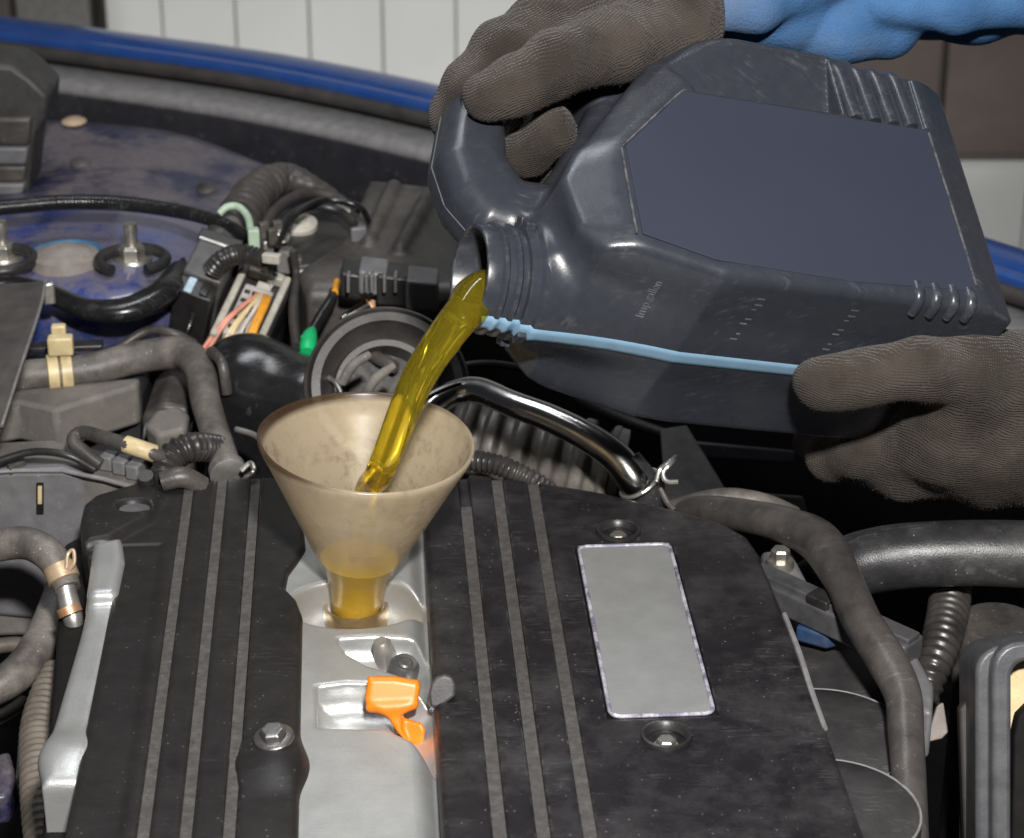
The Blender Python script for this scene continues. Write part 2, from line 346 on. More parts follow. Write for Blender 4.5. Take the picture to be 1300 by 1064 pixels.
def hexbolt(name, org, ax, r, h, mat, parent, washer=True, **kw):
    V, F = lathe([(0, h), (r * .80, h), (r, h * .8), (r, 0)], org, ax, seg=6)
    o = put(name, V, F, mat, parent, smooth=False, bevel=r * .06)
    if washer:
        V, F = lathe([(0, h * .12), (r * 1.35, h * .12), (r * 1.5, -h * .05), (r * 1.5, -h * .3), (0, -h * .3)], org, ax, seg=28); put('washer', V, F, mat, parent if parent.parent else o) if False else put('washer', V, F, mat, parent)
    return o
def patch(rows, n=6):
    """smooth sheet through rows of points"""
    G = np.array([catmull(r, n) for r in rows]); G2 = np.stack([catmull(G[:, k], n) for k in range(G.shape[1])], 1)
    a, b = G2.shape[:2]; V = G2.reshape(-1, 3); F = [(i * b + j, i * b + j + 1, (i + 1) * b + j + 1, (i + 1) * b + j) for i in range(a - 1) for j in range(b - 1)]
    return V, F
def solid(o, t, off=-1.0):
    s = o.modifiers.new('solid', 'SOLIDIFY'); s.thickness = t; s.offset = off; return o

# ------------------------------------------------------------------ signed-distance modelling
class Grid:
    def __init__(s, lo, hi, h):
        s.lo = np.asarray(lo, np.float32); s.h = h; n = np.ceil((np.asarray(hi) - s.lo) / h).astype(int) + 1
        ax = [s.lo[i] + h * np.arange(n[i], dtype=np.float32) for i in range(3)]
        s.x, s.y, s.z = np.meshgrid(*ax, indexing='ij', sparse=True)
def smin(a, b, k): 
    h = np.maximum(k - np.abs(a - b), 0) / k; return np.minimum(a, b) - h * h * k * .25
def smax(a, b, k): return -smin(-a, -b, k)
def cap(g, a, b, ra, rb):
    a = np.asarray(a, np.float32); b = np.asarray(b, np.float32); d = b - a; L = float(d @ d) + 1e-12
    t = np.clip(((g.x - a[0]) * d[0] + (g.y - a[1]) * d[1] + (g.z - a[2]) * d[2]) / L, 0, 1)
    return np.sqrt((g.x - a[0] - t * d[0]) ** 2 + (g.y - a[1] - t * d[1]) ** 2 + (g.z - a[2] - t * d[2]) ** 2) - (ra + (rb - ra) * t)
def ell(g, c, r):
    k = np.sqrt(((g.x - c[0]) / r[0]) ** 2 + ((g.y - c[1]) / r[1]) ** 2 + ((g.z - c[2]) / r[2]) ** 2); return (k - 1) * min(r)
def poly2(px, py, P):
    """signed distance to a 2-D polygon"""
    P = np.asarray(P, np.float32); d = np.full(np.broadcast(px, py).shape, 1e9, np.float32); ins = np.zeros(d.shape, bool)
    for i in range(len(P)):
        a, b = P[i], P[(i + 1) % len(P)]; e = b - a; wx, wy = px - a[0], py - a[1]
        t = np.clip((wx * e[0] + wy * e[1]) / (e @ e), 0, 1); d = np.minimum(d, (wx - e[0] * t) ** 2 + (wy - e[1] * t) ** 2)
        if abs(e[1]) > 1e-9:
            c = (a[1] > py) != (b[1] > py); xi = a[0] + (py - a[1]) * e[0] / e[1]; ins ^= c & (px < xi)
    d = np.sqrt(d); return np.where(ins, -d, d)
def rext(d2, dz, r):
    """rounded extrusion"""
    a = d2 + r; b = dz + r; return np.minimum(np.maximum(a, b), 0) + np.sqrt(np.maximum(a, 0) ** 2 + np.maximum(b, 0) ** 2) - r
def surfnet(f, g):
    s = f < 0; nx, ny, nz = f.shape; cnt = np.zeros((nx - 1, ny - 1, nz - 1), np.int8)
    cs = [(i, j, k) for i in (0, 1) for j in (0, 1) for k in (0, 1)]
    for i, j, k in cs: cnt += s[i:nx - 1 + i, j:ny - 1 + j, k:nz - 1 + k]
    act = (cnt > 0) & (cnt < 8); ci = np.argwhere(act); idx = np.full(act.shape, -1, np.int32); idx[act] = np.arange(len(ci))
    acc = np.zeros((len(ci), 3)); num = np.zeros(len(ci))
    fv = {c: f[ci[:, 0] + c[0], ci[:, 1] + c[1], ci[:, 2] + c[2]] for c in cs}
    for c in cs:
        for ax in range(3):
            if c[ax]: continue
            d = list(c); d[ax] = 1; d = tuple(d); a, b = fv[c], fv[d]; m = (a < 0) != (b < 0)
            t = np.where(m, a / np.where(m, a - b, 1), 0); p = np.tile(np.array(c, float), (len(ci), 1)); p[:, ax] = t
            acc[m] += p[m]; num[m] += 1
    V = g.lo + g.h * (ci + acc / num[:, None]); Fs = []
    for ax in range(3):
        u, v = (ax + 1) % 3, (ax + 2) % 3
        A = [slice(None)] * 3; B = [slice(None)] * 3; A[ax] = slice(0, -1); B[ax] = slice(1, None)
        sa, sb = s[tuple(A)], s[tuple(B)]; e = np.argwhere(sa != sb); e = e[(e[:, u] > 0) & (e[:, v] > 0) & (e[:, u] < f.shape[u] - 1) & (e[:, v] < f.shape[v] - 1)]
        if not len(e): continue
        q = []
        for du, dv in ((-1, -1), (0, -1), (0, 0), (-1, 0)):
            c = e.copy(); c[:, u] += du; c[:, v] += dv; q.append(idx[c[:, 0], c[:, 1], c[:, 2]])
        q = np.stack(q, 1); flip = ~sa[e[:, 0], e[:, 1], e[:, 2]]; q[flip] = q[flip][:, ::-1]; Fs.append(q)
    return V, np.vstack(Fs)

# ================================================================== SETTING
def struct(o): o['kind'] = 'structure'; return o
V, F = boxw((0, 1.5, -.86), 8, 7, .04); struct(put('floor', V, F, m_floor, smooth=False))
YW = 3.5
wall = bpy.data.objects.new('wall', None); col.objects.link(wall); wall.location = (0, YW, -.8); wall['kind'] = 'structure'
bw = 93 * depth(PY(300, 50, YW)) / FPX; x0 = PY(300, 50, YW)[0]
V, F = boxw((.3, YW + .06, .3), 60 * bw, .06, 2.2); put('backing', V, F, M('wall_gap', (.55, .50, .49), .7), wall, smooth=False)
for i in range(-9, 15):
    V, F = boxw((x0 + (i + .5) * bw, YW + .012, .3), bw - .002, .024, 2.2); put('wall_board', V, F, m_wall, wall, smooth=False, bevel=.003)
a = PY(-160, 0, 3.4); b_ = PY(112, 0, 3.4); c_ = PY(18, 0, 3.4)
t = thing('door_post', 'dark brown door post standing against the white boarded wall', 'door post', ((a[0] + b_[0]) / 2, 3.4, -.8))
V, F = boxw(((c_[0] + b_[0]) / 2, 3.43, .2), b_[0] - c_[0], .06, 2.0); put('post', V, F, M('grey_brown_post', (.09, .085, .08), .6), t, smooth=False, bevel=.004)
V, F = boxw(((a[0] + c_[0]) / 2, 3.42, .2), c_[0] - a[0] - .004, .10, 2.0); put('frame', V, F, m_darkdoor, t, smooth=False, bevel=.004)
V, F = boxw((b_[0] + .006, 3.45, .2), .012, .05, 2.0); put('edge_strip', V, F, m_void, t, smooth=False)
zc = PY(1240, 213, 3.36)[2]; xa = PY(1060, 150, 3.36)[0]; xm = PY(1195, 150, 3.36)[0]; xb = PY(1450, 150, 3.36)[0]
t = thing('wall_cabinet', 'dark brown cabinet hung on the white wall behind the canister', 'cabinet', ((xa + xb) / 2, 3.4, zc))
V, F = boxw(((xa + xb) / 2, 3.44, zc + .5), xb - xa, .1, 1.0); put('carcass', V, F, m_darkdoor, t, smooth=False, bevel=.003)
for p, q in ((xa, xm), (xm, xb)):
    V, F = boxw(((p + q) / 2, 3.375, zc + .51), q - p - .008, .022, .98); put('door', V, F, m_brown, t, smooth=False, bevel=.003)
V, F = boxw((0, 1.45, -.42), 2.4, 1.6, .02); struct(put('engine_bay_floor', V, F, m_void, smooth=False))  # near-black sheet behind the parts, colour keeps the gaps dark

# ------------------------------------------------------------------ fender with seal and inner panel
path_px = [(-160, 0, .03), (0, 22, .02), (150, 42, .015), (350, 70, .01), (560, 112, .0), (800, 172, -.01), (1050, 245, -.015), (1290, 320, -.02), (1420, 362, -.02)]
path = catmull([PZ(*p) for p in path_px], 6)
tg = np.gradient(path, axis=0); tg[:, 2] = 0; tg /= np.linalg.norm(tg, axis=1)[:, None]
nrm = np.column_stack([-tg[:, 1], tg[:, 0], np.zeros(len(tg))])
nrm *= np.sign(nrm[:, 1])[:, None]
def along(profile):
    k = len(profile); V = np.vstack([path[i] + np.outer([p[0] for p in profile], nrm[i]) + np.outer([p[1] for p in profile], [0, 0, 1]) for i in range(len(path))])
    F = [(i * k + j, i * k + j + 1, (i + 1) * k + j + 1, (i + 1) * k + j) for i in range(len(path) - 1) for j in range(k - 1)]
    return V, F
t = thing('car_fender', 'blue painted fender edge with black seal in front of the white wall', 'fender', path[len(path) // 2])
V, F = along([(.03, -.20), (.026, -.02), (.018, -.004), (.0, 0.0), (-.018, -.0010), (-.022, -.0025), (-.024, -.0085), (-.026, -.0090), (-.028, -.0030), (-.033, -.0030), (-.037, -.006), (-.038, -.012), (-.036, -.02)])
solid(put('flange', V, F, m_blue, t, sharp=30), .0012)
V, F = along([(-.034, -.012), (-.042, -.010), (-.046, -.0125), (-.047, -.020), (-.043, -.0245), (-.034, -.025)]); solid(put('rubber_seal', V, F, m_seal, t, sharp=60), .001)
V, F = along([(-.034, -.0255), (-.082, -.027), (-.087, -.029), (-.089, -.034), (-.088, -.04)]); solid(put('ledge', V, F, m_ledge, t, sharp=60), .001)
V, F = along([(-.0875, -.036), (-.090, -.040), (-.087, -.10), (-.082, -.22), (-.075, -.34)]); solid(put('inner_panel', V, F, m_inner, t, sharp=60), .001)

# ------------------------------------------------------------------ strut tower
t = thing('strut_tower', 'dusty dark blue sheet metal strut tower with studs and round cap', 'strut tower', PZ(120, 330, -.05))
rows = [[PZ(20, 150, -.005), PZ(120, 156, .0), PZ(230, 170, .0), PZ(345, 212, -.01)],
        [PZ(10, 205, -.01), PZ(120, 205, .005), PZ(230, 215, .005), PZ(350, 245, -.015)],
        [PZ(-30, 262, .005), PZ(100, 262, .012), PZ(215, 268, .012), PZ(350, 292, -.02)],
        [PZ(-60, 300, .014), PZ(90, 300, .02), PZ(205, 306, .016), PZ(335, 330, -.03)],
        [PZ(-80, 372, .012), PZ(90, 372, .02), PZ(210, 378, .012), PZ(300, 400, -.05)],
        [PZ(-80, 460, -.04), PZ(90, 452, -.03), PZ(220, 448, -.035), PZ(300, 470, -.08)],
        [PZ(-80, 560, -.13), PZ(90, 540, -.12), PZ(220, 530, -.12), PZ(300, 540, -.14)]]
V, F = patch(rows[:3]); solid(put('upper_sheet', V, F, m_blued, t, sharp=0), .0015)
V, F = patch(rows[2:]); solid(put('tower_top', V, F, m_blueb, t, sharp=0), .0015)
p = PZ(86, 335, .021); r = rpx(p, 46)
V, F = lathe([(r * 1.06, -.004), (r * 1.08, .006), (r * 1.0, .009), (r * .92, .007), (r * .90, -.004)], p, (0, 0, 1)); put('blue_ring', V, F, m_bluecap, t)
V, F = lathe([(r * .98, -.002), (r * .92, .006), (r * .62, .009), (r * .3, .0125), (0, .013)], p - [0, .006, -.004], (0, 0, 1)); put('cap', V, F, m_domegrey, t)
for x, y in ((4, 325), (168, 328)):
    p = PZ(x, y, .024)
    hexbolt('nut', p, (0, 0, 1), rpx(p, 17), .011, m_bolt, t)
    q = PZ(x, y - 2, .024); V, F = tube([q, q + [0, 0, .026]], rpx(q, 8.5), seg=16, per=14, mod=corr(.0022, .05)); put('stud', V, F, m_bolt, t)
p = PZ(94, 154, .003); V, F = lathe([(.0, .004), (.008, .002), (.011, 0)], p, (0, -.1, 1)); put('grommet', V, F, M('tan_grommet', (.45, .33, .22), .6), t)
for x, y in ((193, 223), (102, 206), (262, 238)):
    p = PZ(x, y, .006); V, F = lathe([(0, .0016), (.007, .0012), (.009, 0)], p, (0, -.25, 1), seg=24); put('plug', V, F, m_blackd, t)

# black brace that bolts over the tower
t = thing('strut_brace', 'glossy black strut brace foot bolted over the blue tower', 'brace', PZ(110, 390, .02))
V, F = tpx([(-40, 372, .03, 15), (10, 362, .032, 16), (60, 372, .03, 16), (110, 392, .026, 18), (165, 392, .026, 22), (210, 368, .03, 22), (228, 340, .03, 14)], seg=20, flat=.7); put('foot', V, F, m_gloss, t)
def ringpx(x, y, z, r, rt, a0, a1, n=18):
    c = PZ(x, y, z); k = rpx(c, r); return tube([c + [k * math.cos(a), k * math.sin(a), 0] for a in np.linspace(a0, a1, n)], rpx(c, rt), seg=12, per=2)
V, F = ringpx(168, 330, .03, 42, 7.5, -1.0, 4.2); put('eye', V, F, m_black, t)
V, F = ringpx(0, 330, .03, 42, 7.5, -2.0, 2.6); put('eye', V, F, m_black, t)
p = PZ(62, 372, .042); V, F = boxw(p, .008, .006, .016, .3); put('clip', V, F, m_clamp, t, bevel=.0015)
V, F = prism([PZ(x, y, z) for x, y, z in ((-40, 362, .07), (57, 356, .07), (50, 392, .065), (2, 540, .045), (-40, 560, .045))], (0, 0, -.006))
put('bar', V, F, M('grey_black_bar', (.045, .041, .039), .5, dust=.5, dustcol=(.10, .09, .082)), t, smooth=False, bevel=.0015)
V, F = tpx([(58, 357, .071, 2.2), (50, 394, .066, 2.2), (26, 466, .056, 2.4), (2, 541, .046, 2.6)], seg=8); put('pale_edge', V, F, m_clamp, t)  # bright tube puts the lit look of the bar edge into colour

# grey wedge at the far left under the ledge
t = thing('hinge_cover', 'grey plastic wedge cover beside the fender ledge above the strut tower', 'cover', PZ(20, 240, .0))
V, F = prism([PY(x, y, 1.83) for x, y in ((-60, 78), (15, 84), (38, 100), (61, 122), (58, 150), (44, 170), (36, 250), (-60, 256))], (0, .06, 0)); put('shell', V, F, M('grey_dull_plastic', (.030, .030, .030), .55, dust=.5, dustcol=(.11, .10, .09)), t, bevel=.004)
for y0, y1, m in ((150, 186, m_blackd), (187, 210, m_greyp), (211, 232, m_blackd), (233, 250, m_greyp)):
    V, F = prism([PY(x, y, 1.822) for x, y in ((-60, y0), (40 - (y0 - 150) * .1, y0), (36 - (y0 - 150) * .1, y1), (-60, y1))], (0, .02, 0)); put('louvre', V, F, m, t, bevel=.003)

# ------------------------------------------------------------------ cables and harness
t = thing('thin_cable', 'thin glossy black braided cable crossing over the dusty blue tower', 'cable', PZ(150, 258, .05))
V, F = tpx([(-30, 266, .05, 10), (20, 262, .05, 10), (80, 257, .05, 10), (150, 258, .05, 10), (220, 267, .05, 9.5), (275, 281, .05, 9), (322, 305, .045, 8)], seg=14, step=.0007, mod=corr(.0026, .035)); put('sheath', V, F, m_gloss, t)
t = thing('wiring_harness', 'thick tape-wrapped black wiring harness with pale green tie', 'harness', PZ(300, 330, .0))
V, F = tpx([(258, 352, .024, 18), (268, 334, .03, 22), (298, 285, .04, 27), (325, 245, .045, 25), (358, 226, .045, 20), (395, 236, .04, 14), (425, 250, .03, 8)], seg=20, step=.0012, mod=lambda s, th: 1 + .035 * np.sin(th * 3 + s * 180) + .03 * math.sin(s * 700)); put('bundle', V, F, m_blackd, t)
V, F = tpx([(332, 296, .045, 7), (350, 266, .05, 7), (385, 246, .05, 7), (425, 250, .045, 7), (452, 272, .04, 6)], seg=12); put('branch', V, F, m_seal, t)
V, F = tpx([(345, 308, .045, 6), (362, 280, .05, 6), (395, 262, .05, 6), (430, 268, .045, 6), (450, 285, .04, 6)], seg=12); put('branch', V, F, m_black, t)
V, F = tpx([(268, 345, .04, 13), (285, 328, .05, 13), (312, 323, .05, 13), (345, 335, .045, 12)], seg=16, step=.0006, mod=corr(.003, .07)); put('loom', V, F, m_corr, t)
V, F = tpx([(278, 272, .062, 4.5), (288, 263, .066, 5), (303, 263, .066, 5), (315, 277, .062, 5), (319, 300, .058, 5)], seg=10); put('tie', V, F, m_mint, t)
p = PZ(322, 302, .06); V, F = boxw(p, .008, .008, .014, .2); put('tie_lock', V, F, m_mint, t, bevel=.001)
p = PZ(345, 328, .055); V, F = boxw(p, .013, .006, .007, -.3); put('clip', V, F, m_beige, t, bevel=.001)
for x, y in ((335, 292), (346, 300), (352, 290)):
    p = PZ(x, y, .055); V, F = boxw(p, .007, .006, .012, .4); put('bracket_tab', V, F, m_blackd, t, bevel=.001)

# round washer bolt on bracket
t = thing('capped_bolt', 'round pale flanged bolt cap set on the black bracket', 'bolt', PZ(381, 287, .02))
p = PZ(381, 286, .03); r = rpx(p, 22)
V, F = lathe([(r, -.002), (r, .002), (r * .8, .004), (r * .45, .005), (r * .4, .009), (r * .25, .011), (0, .0115)], p, (0, -.25, 1)); put('cap', V, F, m_beige, t)
V, F = prism([PZ(x, y, .026) for x, y in ((335, 285), (360, 262), (440, 262), (458, 300), (430, 335), (370, 340), (340, 320))], (0, 0, -.12)); put('bracket', V, F, m_black, t, bevel=.006)
p = PZ(436, 268, .04); V, F = boxw(p, .016, .006, .007, -.5); put('tag', V, F, m_beige, t, bevel=.001)

# two-tone connector with loose wires
t = thing('fuse_connector', 'open beige framed connector with orange and cream wires', 'connector', PZ(320, 440, -.02))
A, B, C_, D_ = (PX(x, y, d) for x, y, d in ((309, 336, 1.715), (370, 357, 1.715), (338, 455, 1.665), (276, 430, 1.665)))
ux = (B - A) / np.linalg.norm(B - A); uy = (D_ - A); uy = uy - ux * (uy @ ux); uy /= np.linalg.norm(uy); nz_ = np.cross(ux, uy); nz_ *= -np.sign(nz_ @ FWD)
W_, H_ = np.linalg.norm(B - A), np.linalg.norm(D_ - A)
def cbox(name, x0, x1, y0, y1, z0, z1, mat, par=t, bev=.0012):
    c = A + ux * (x0 + x1) / 2 + uy * (y0 + y1) / 2 + nz_ * (z0 + z1) / 2
    V, F = box(c, ux * (x1 - x0) / 2, uy * (y1 - y0) / 2, nz_ * (z1 - z0) / 2); return put(name, V, F, mat, par, bevel=bev)
cbox('housing', -.002, W_ + .002, -.001, H_ + .004, -.03, -.004, m_black)
cbox('rail', 0, .0052, 0, H_, -.004, .004, m_beige); cbox('rail', W_ - .0052, W_, 0, H_ * .9, -.004, .004, m_beige)
cbox('rail', .0052, W_ - .0052, 0, .0065, -.004, .0045, m_beige); cbox('notch', W_ * .38, W_ * .5, .002, .005, .004, .0052, m_black)
cbox('notch', W_ * .62, W_ * .72, .002, .005, .004, .0052, m_black)
cbox('latch', W_ * .42, W_ * .72, .013, .022, -.004, .004, m_beige); cbox('plug', W_ * .22, W_ * .80, .020, H_ * .95, -.004, .0045, M('pale_plug', (.45, .42, .40), .5, dust=.4))
cbox('screw', W_ * .66, W_ * .74, .012, .016, .003, .005, m_clamp)
for k in range(5):
    yy = .026 + k * .009
    if yy < H_ - .006: cbox('pin_slot', W_ * .26, W_ * .38, yy, yy + .004, .004, .0050, m_black)
for k, (xx, mt, rr, dx) in enumerate(((.42, m_wk, .0011, .006), (.47, m_wp, .0016, -.010), (.52, m_wy, .0017, -.004), (.58, m_ww, .0016, -.001), (.63, m_wo, .0019, .003), (.68, m_wo, .0021, .004), (.73, m_wo, .0019, .001), (.50, m_wp, .0015, -.013), (.55, m_wy, .0016, -.007))):
    q = [A + ux * W_ * xx + uy * .024 + nz_ * .002, A + ux * (W_ * xx + .002) + uy * .034 + nz_ * .010, A + ux * (W_ * xx + dx * .5 + .002) + uy * .048 + nz_ * .011, A + ux * (W_ * xx + dx) + uy * .066 + nz_ * .006, A + ux * (W_ * xx + dx * 1.6) + uy * .085 - nz_ * .01]
    V, F = tube(q, rr, seg=10); put('wire', V, F, mt, t)
t = thing('relay_box', 'dark grey relay block with pale printed tag beside beige connector', 'relay', PZ(265, 410, -.01))
cbox('body', -.033, -.004, .008, .046, -.03, .0235, M('relay_grey', (.075, .072, .074), .45), t, .002)
cbox('lip', -.033, -.004, .010, .0125, .0235, .025, m_clamp, t, .0005); cbox('lid', -.035, -.003, -.002, .007, -.03, .022, m_black, t)
cbox('skirt', -.033, -.006, .0465, .062, -.03, .020, m_black, t); cbox('rib', -.016, -.010, .0465, .060, .020, .022, m_black, t); cbox('tag', -.027, -.021, .0468, .0615, .0195, .0215, m_tag, t)

# ------------------------------------------------------------------ more small leads and fittings in the bay
for lab_, pts_, mt in (('slim black lead arching over the capped bolt beside the harness', [(352, 312, .05, 4), (372, 276, .058, 4), (410, 254, .056, 4), (455, 262, .05, 4), (470, 285, .03, 4)], m_gloss),
                       ('slim dusty lead dropping between beige connector and intake duct', [(372, 318, .05, 5), (376, 350, .03, 5), (372, 395, .02, 6), (376, 440, .01, 6)], m_seal),
                       ('thin black vacuum line running along the blue tower foot', [(232, 330, .03, 4), (248, 372, .02, 4), (238, 420, .0, 4), (214, 450, -.02, 4)], m_gloss),
                       ('dusty black lead tucked behind the thick grey hose', [(150, 442, .0, 6), (188, 420, .01, 6), (222, 424, .01, 6), (246, 436, .0, 6)], m_blackd),
                       ('short grey vapour line beside the dome housing', [(268, 446, .02, 7), (282, 462, .02, 7), (288, 500, .0, 7)], m_hose2),
                       ('black lead looped over the grey control unit top', [(-10, 588, .004, 5), (40, 574, .01, 5), (85, 578, .01, 5), (120, 596, .0, 5)], m_black),
                       ('thin black lead crossing the dark gap beside the chrome pipe', [(560, 470, .0, 5), (620, 462, .0, 5), (690, 476, -.01, 5), (760, 508, -.02, 5)], m_black)):
    V, F = tpx(pts_, seg=10); tag(put('slim_lead', V, F, mt), lab_, 'lead')
t = thing('bracket_cluster', 'greasy cluster of small steel brackets beside the capped bolt', 'bracket', PZ(350, 320, .02))
for x, y, z, sx, sy, sz, yw, mt in ((352, 312, .035, .012, .010, .02, .3, m_blackd), (362, 330, .03, .010, .012, .018, -.2, m_greyp), (340, 318, .04, .008, .006, .016, .5, m_clamp), (372, 342, .02, .014, .010, .02, .1, m_blackd), (455, 300, .03, .012, .008, .016, .2, m_greyp)):
    V, F = boxw(PZ(x, y, z), sx, sy, sz, yw); put('tab', V, F, mt, t, bevel=.0015)
p = PZ(356, 300, .05); hexbolt('screw', p, (0, -.3, 1), .005, .005, m_bolt, t)
# ------------------------------------------------------------------ intake duct box
t = thing('intake_duct', 'dusty flared black plastic intake duct with two raised ribs', 'duct', PZ(480, 330, -.05))
g = Grid((-.17, -.16, -.14), (.17, .17, .03), .0025)
o0 = PZ(480, 320, .03)
poly = [(PZ(x, y, .03) - o0)[:2] for x, y in ((468, 222), (560, 232), (640, 262), (640, 352), (388, 352), (378, 336), (432, 300), (448, 268))]
f = rext(poly2(g.x, g.y, poly), np.abs(g.z + .055) - .055, .008) + 0 * g.z
f = smax(f, (g.z - .0 + .35 * np.maximum(0, -.02 - g.y)) + 0 * g.x, .01)
for (xa_, ya_, xb_, yb_) in ((500, 236, 468, 306), (545, 248, 508, 316)):
    p, q = PZ(xa_, ya_, .03) - o0, PZ(xb_, yb_, .03) - o0
    f = smin(f, cap(g, p + [0, 0, -.001], q + [0, 0, .000], .0062, .0050), .006)
V, F = surfnet(f, g); put('shell', V + o0, F, m_blackd, t, sharp=0)
p = PZ(415, 362, .02); V, F = tpx([(388, 372, .0, 16), (430, 362, .005, 15), (560, 372, .005, 14), (620, 380, .0, 14)], seg=16); put('front_lip', V, F, m_black, t)

t = thing('sensor_plug', 'dark grey sensor plug with green end clip under the intake duct', 'sensor', PZ(470, 385, .0))
for k, (xa_, xb_, ya_, yb_, m) in enumerate(((432, 460, 346, 378, m_black), (455, 492, 344, 374, m_greyp), (478, 520, 350, 388, m_black), (515, 556, 356, 394, m_greyp))):
    V, F = prism([PY(x, y, 1.53 - .004 * k) for x, y in ((xa_, ya_), (xb_, ya_ + 4), (xb_, yb_ + 3), (xa_, yb_))], (0, .03, 0)); put('body' if k else 'collar', V, F, m, t, bevel=.002)
for x in (440, 463, 470, 486, 500):
    V, F = prism([PY(xx, y, 1.512) for xx, y in ((x, 350), (x + 4, 350), (x + 4, 372), (x, 372))], (0, .01, 0)); put('rib', V, F, m_greyp, t, bevel=.0005)
V, F = tpx([(424, 368, .02, 5), (420, 382, .02, 7), (408, 402, .015, 8), (395, 424, .01, 7.5)], seg=12, step=.0006, mod=corr(.0024, .05)); put('lead', V, F, m_gloss, t)
V, F = tpx([(428, 358, .022, 5), (425, 372, .022, 5)], seg=10); put('splice', V, F, m_wo, t)
V, F = tpx([(396, 420, .012, 6), (393, 428, .012, 10), (391, 440, .01, 11), (390, 448, .008, 9)], seg=12); put('clip', V, F, m_green, t)
V, F = tpx([(384, 428, .014, 3), (392, 432, .014, 4)], seg=8); put('clip_ear', V, F, m_green, t)
t = thing('brass_sensor', 'small metal sensor stem with rusty copper hex collar', 'sensor', PZ(460, 400, .0))
V, F = tpx([(434, 406, .012, 4), (440, 402, .013, 6), (452, 396, .015, 7.5), (468, 387, .018, 8.5)], seg=14); put('stem', V, F, m_chrome, t)
p, q = PZ(466, 389, .017), PZ(482, 380, .02); V, F = lathe([(0, 0), (rpx(p, 13), 0), (rpx(p, 13), np.linalg.norm(q - p)), (0, np.linalg.norm(q - p))], p, q - p, seg=6); put('collar', V, F, m_copper, t, smooth=False, bevel=.001)

# ------------------------------------------------------------------ throttle bellows
t = thing('air_bellows', 'dusty black ribbed air intake bellows behind the funnel', 'hose', PZ(480, 480, -.06))
org = PX(492, 492, 1.56); axis = -ray(470, 470) + np.array([.10, 0, .28]); k = 1.56 / FPX
V, F = lathe([(106 * k, -.03), (106 * k, .0), (103 * k, .002), (101 * k, .0), (99 * k, -.004), (97 * k, .004), (86 * k, .0045), (84 * k, -.004), (70 * k, -.016), (66 * k, -.007), (58 * k, -.007), (56 * k, -.03), (0, -.03)], org, axis, seg=72); put('flange', V, F, M('grey_black_ring', (.045, .043, .043), .42, dust=.7, dustcol=(.13, .12, .112)), t, sharp=50)
u, v, a_ = basis(axis)
for (p0, p1, p2) in (((434, 486), (448, 464), (469, 450)), ((462, 506), (476, 482), (500, 464))):
    V, F = tube([PX(*p0, 1.51), PX(*p1, 1.505), PX(*p2, 1.51)], [6 * k, 6.5 * k, 5 * k], seg=12); put('web', V, F, m_greypt, t)
V, F = tpx([(444, 414, .02, 6), (452, 432, .02, 8), (470, 448, .018, 9), (502, 467, .014, 8)], seg=12); put('stay', V, F, m_blackd, t)
t = thing('ribbed_intake_hose', 'big ribbed black intake hose passing beneath the chrome pipe', 'hose', PZ(690, 570, -.06))
P = [PX(545, 545, 1.56), PX(600, 562, 1.56), PX(680, 580, 1.555), PX(775, 604, 1.55)]
pitch = 38 * 1.555 / FPX
V, F = tube(P, [58 * k] * 4, seg=40, step=.0008, mod=lambda s, th: np.full(len(th), 1 + .11 * math.tanh(2.6 * math.sin(2 * math.pi * s / pitch)))); put('bellows', V, F, M('dusty_bellows', (.075, .068, .063), .38, dust=.8, dustcol=(.22, .195, .175), dscale=25), t, sharp=50)
V, F = tube([PX(770, 602, 1.55), PX(785, 606, 1.55)], [62 * k, 62 * k], seg=36); put('cuff', V, F, m_greyp, t, bevel=.002)
V, F = tpx([(596, 584, .005, 13), (630, 590, .005, 13), (668, 606, -.0, 13), (700, 625, -.01, 12)], seg=16, step=.0006, mod=corr(.0036, .10)); tag(put('small_loom', V, F, m_corr), 'short black corrugated loom lying along the top cover edge beside the funnel', 'loom')

# black domed housing left of funnel
t = thing('domed_housing', 'smooth glossy black domed housing behind the funnel rim', 'housing', PZ(350, 520, -.06))
g = Grid((-.09, -.08, -.10), (.09, .08, .05), .0025); o0 = PZ(350, 500, -.01)
p, q = PZ(316, 492, -.012) - o0, PZ(392, 512, -.015) - o0
f = cap(g, p, q, .031, .026); f = smin(f, cap(g, p + [-.005, .02, -.01], q + [.01, .03, -.02], .028, .028), .03); f = smin(f, cap(g, p + [0, 0, -.08], p, .032, .030), .02); f = smin(f, cap(g, q + [0, 0, -.08], q, .026, .024), .02)
V, F = surfnet(f, g); put('shell', V + o0, F, m_gloss, t, sharp=0)
V, F = tpx([(398, 468, .012, 3), (424, 484, .012, 3.4), (434, 500, .008, 3)], seg=8); put('edge_clip', V, F, m_clamp, t)

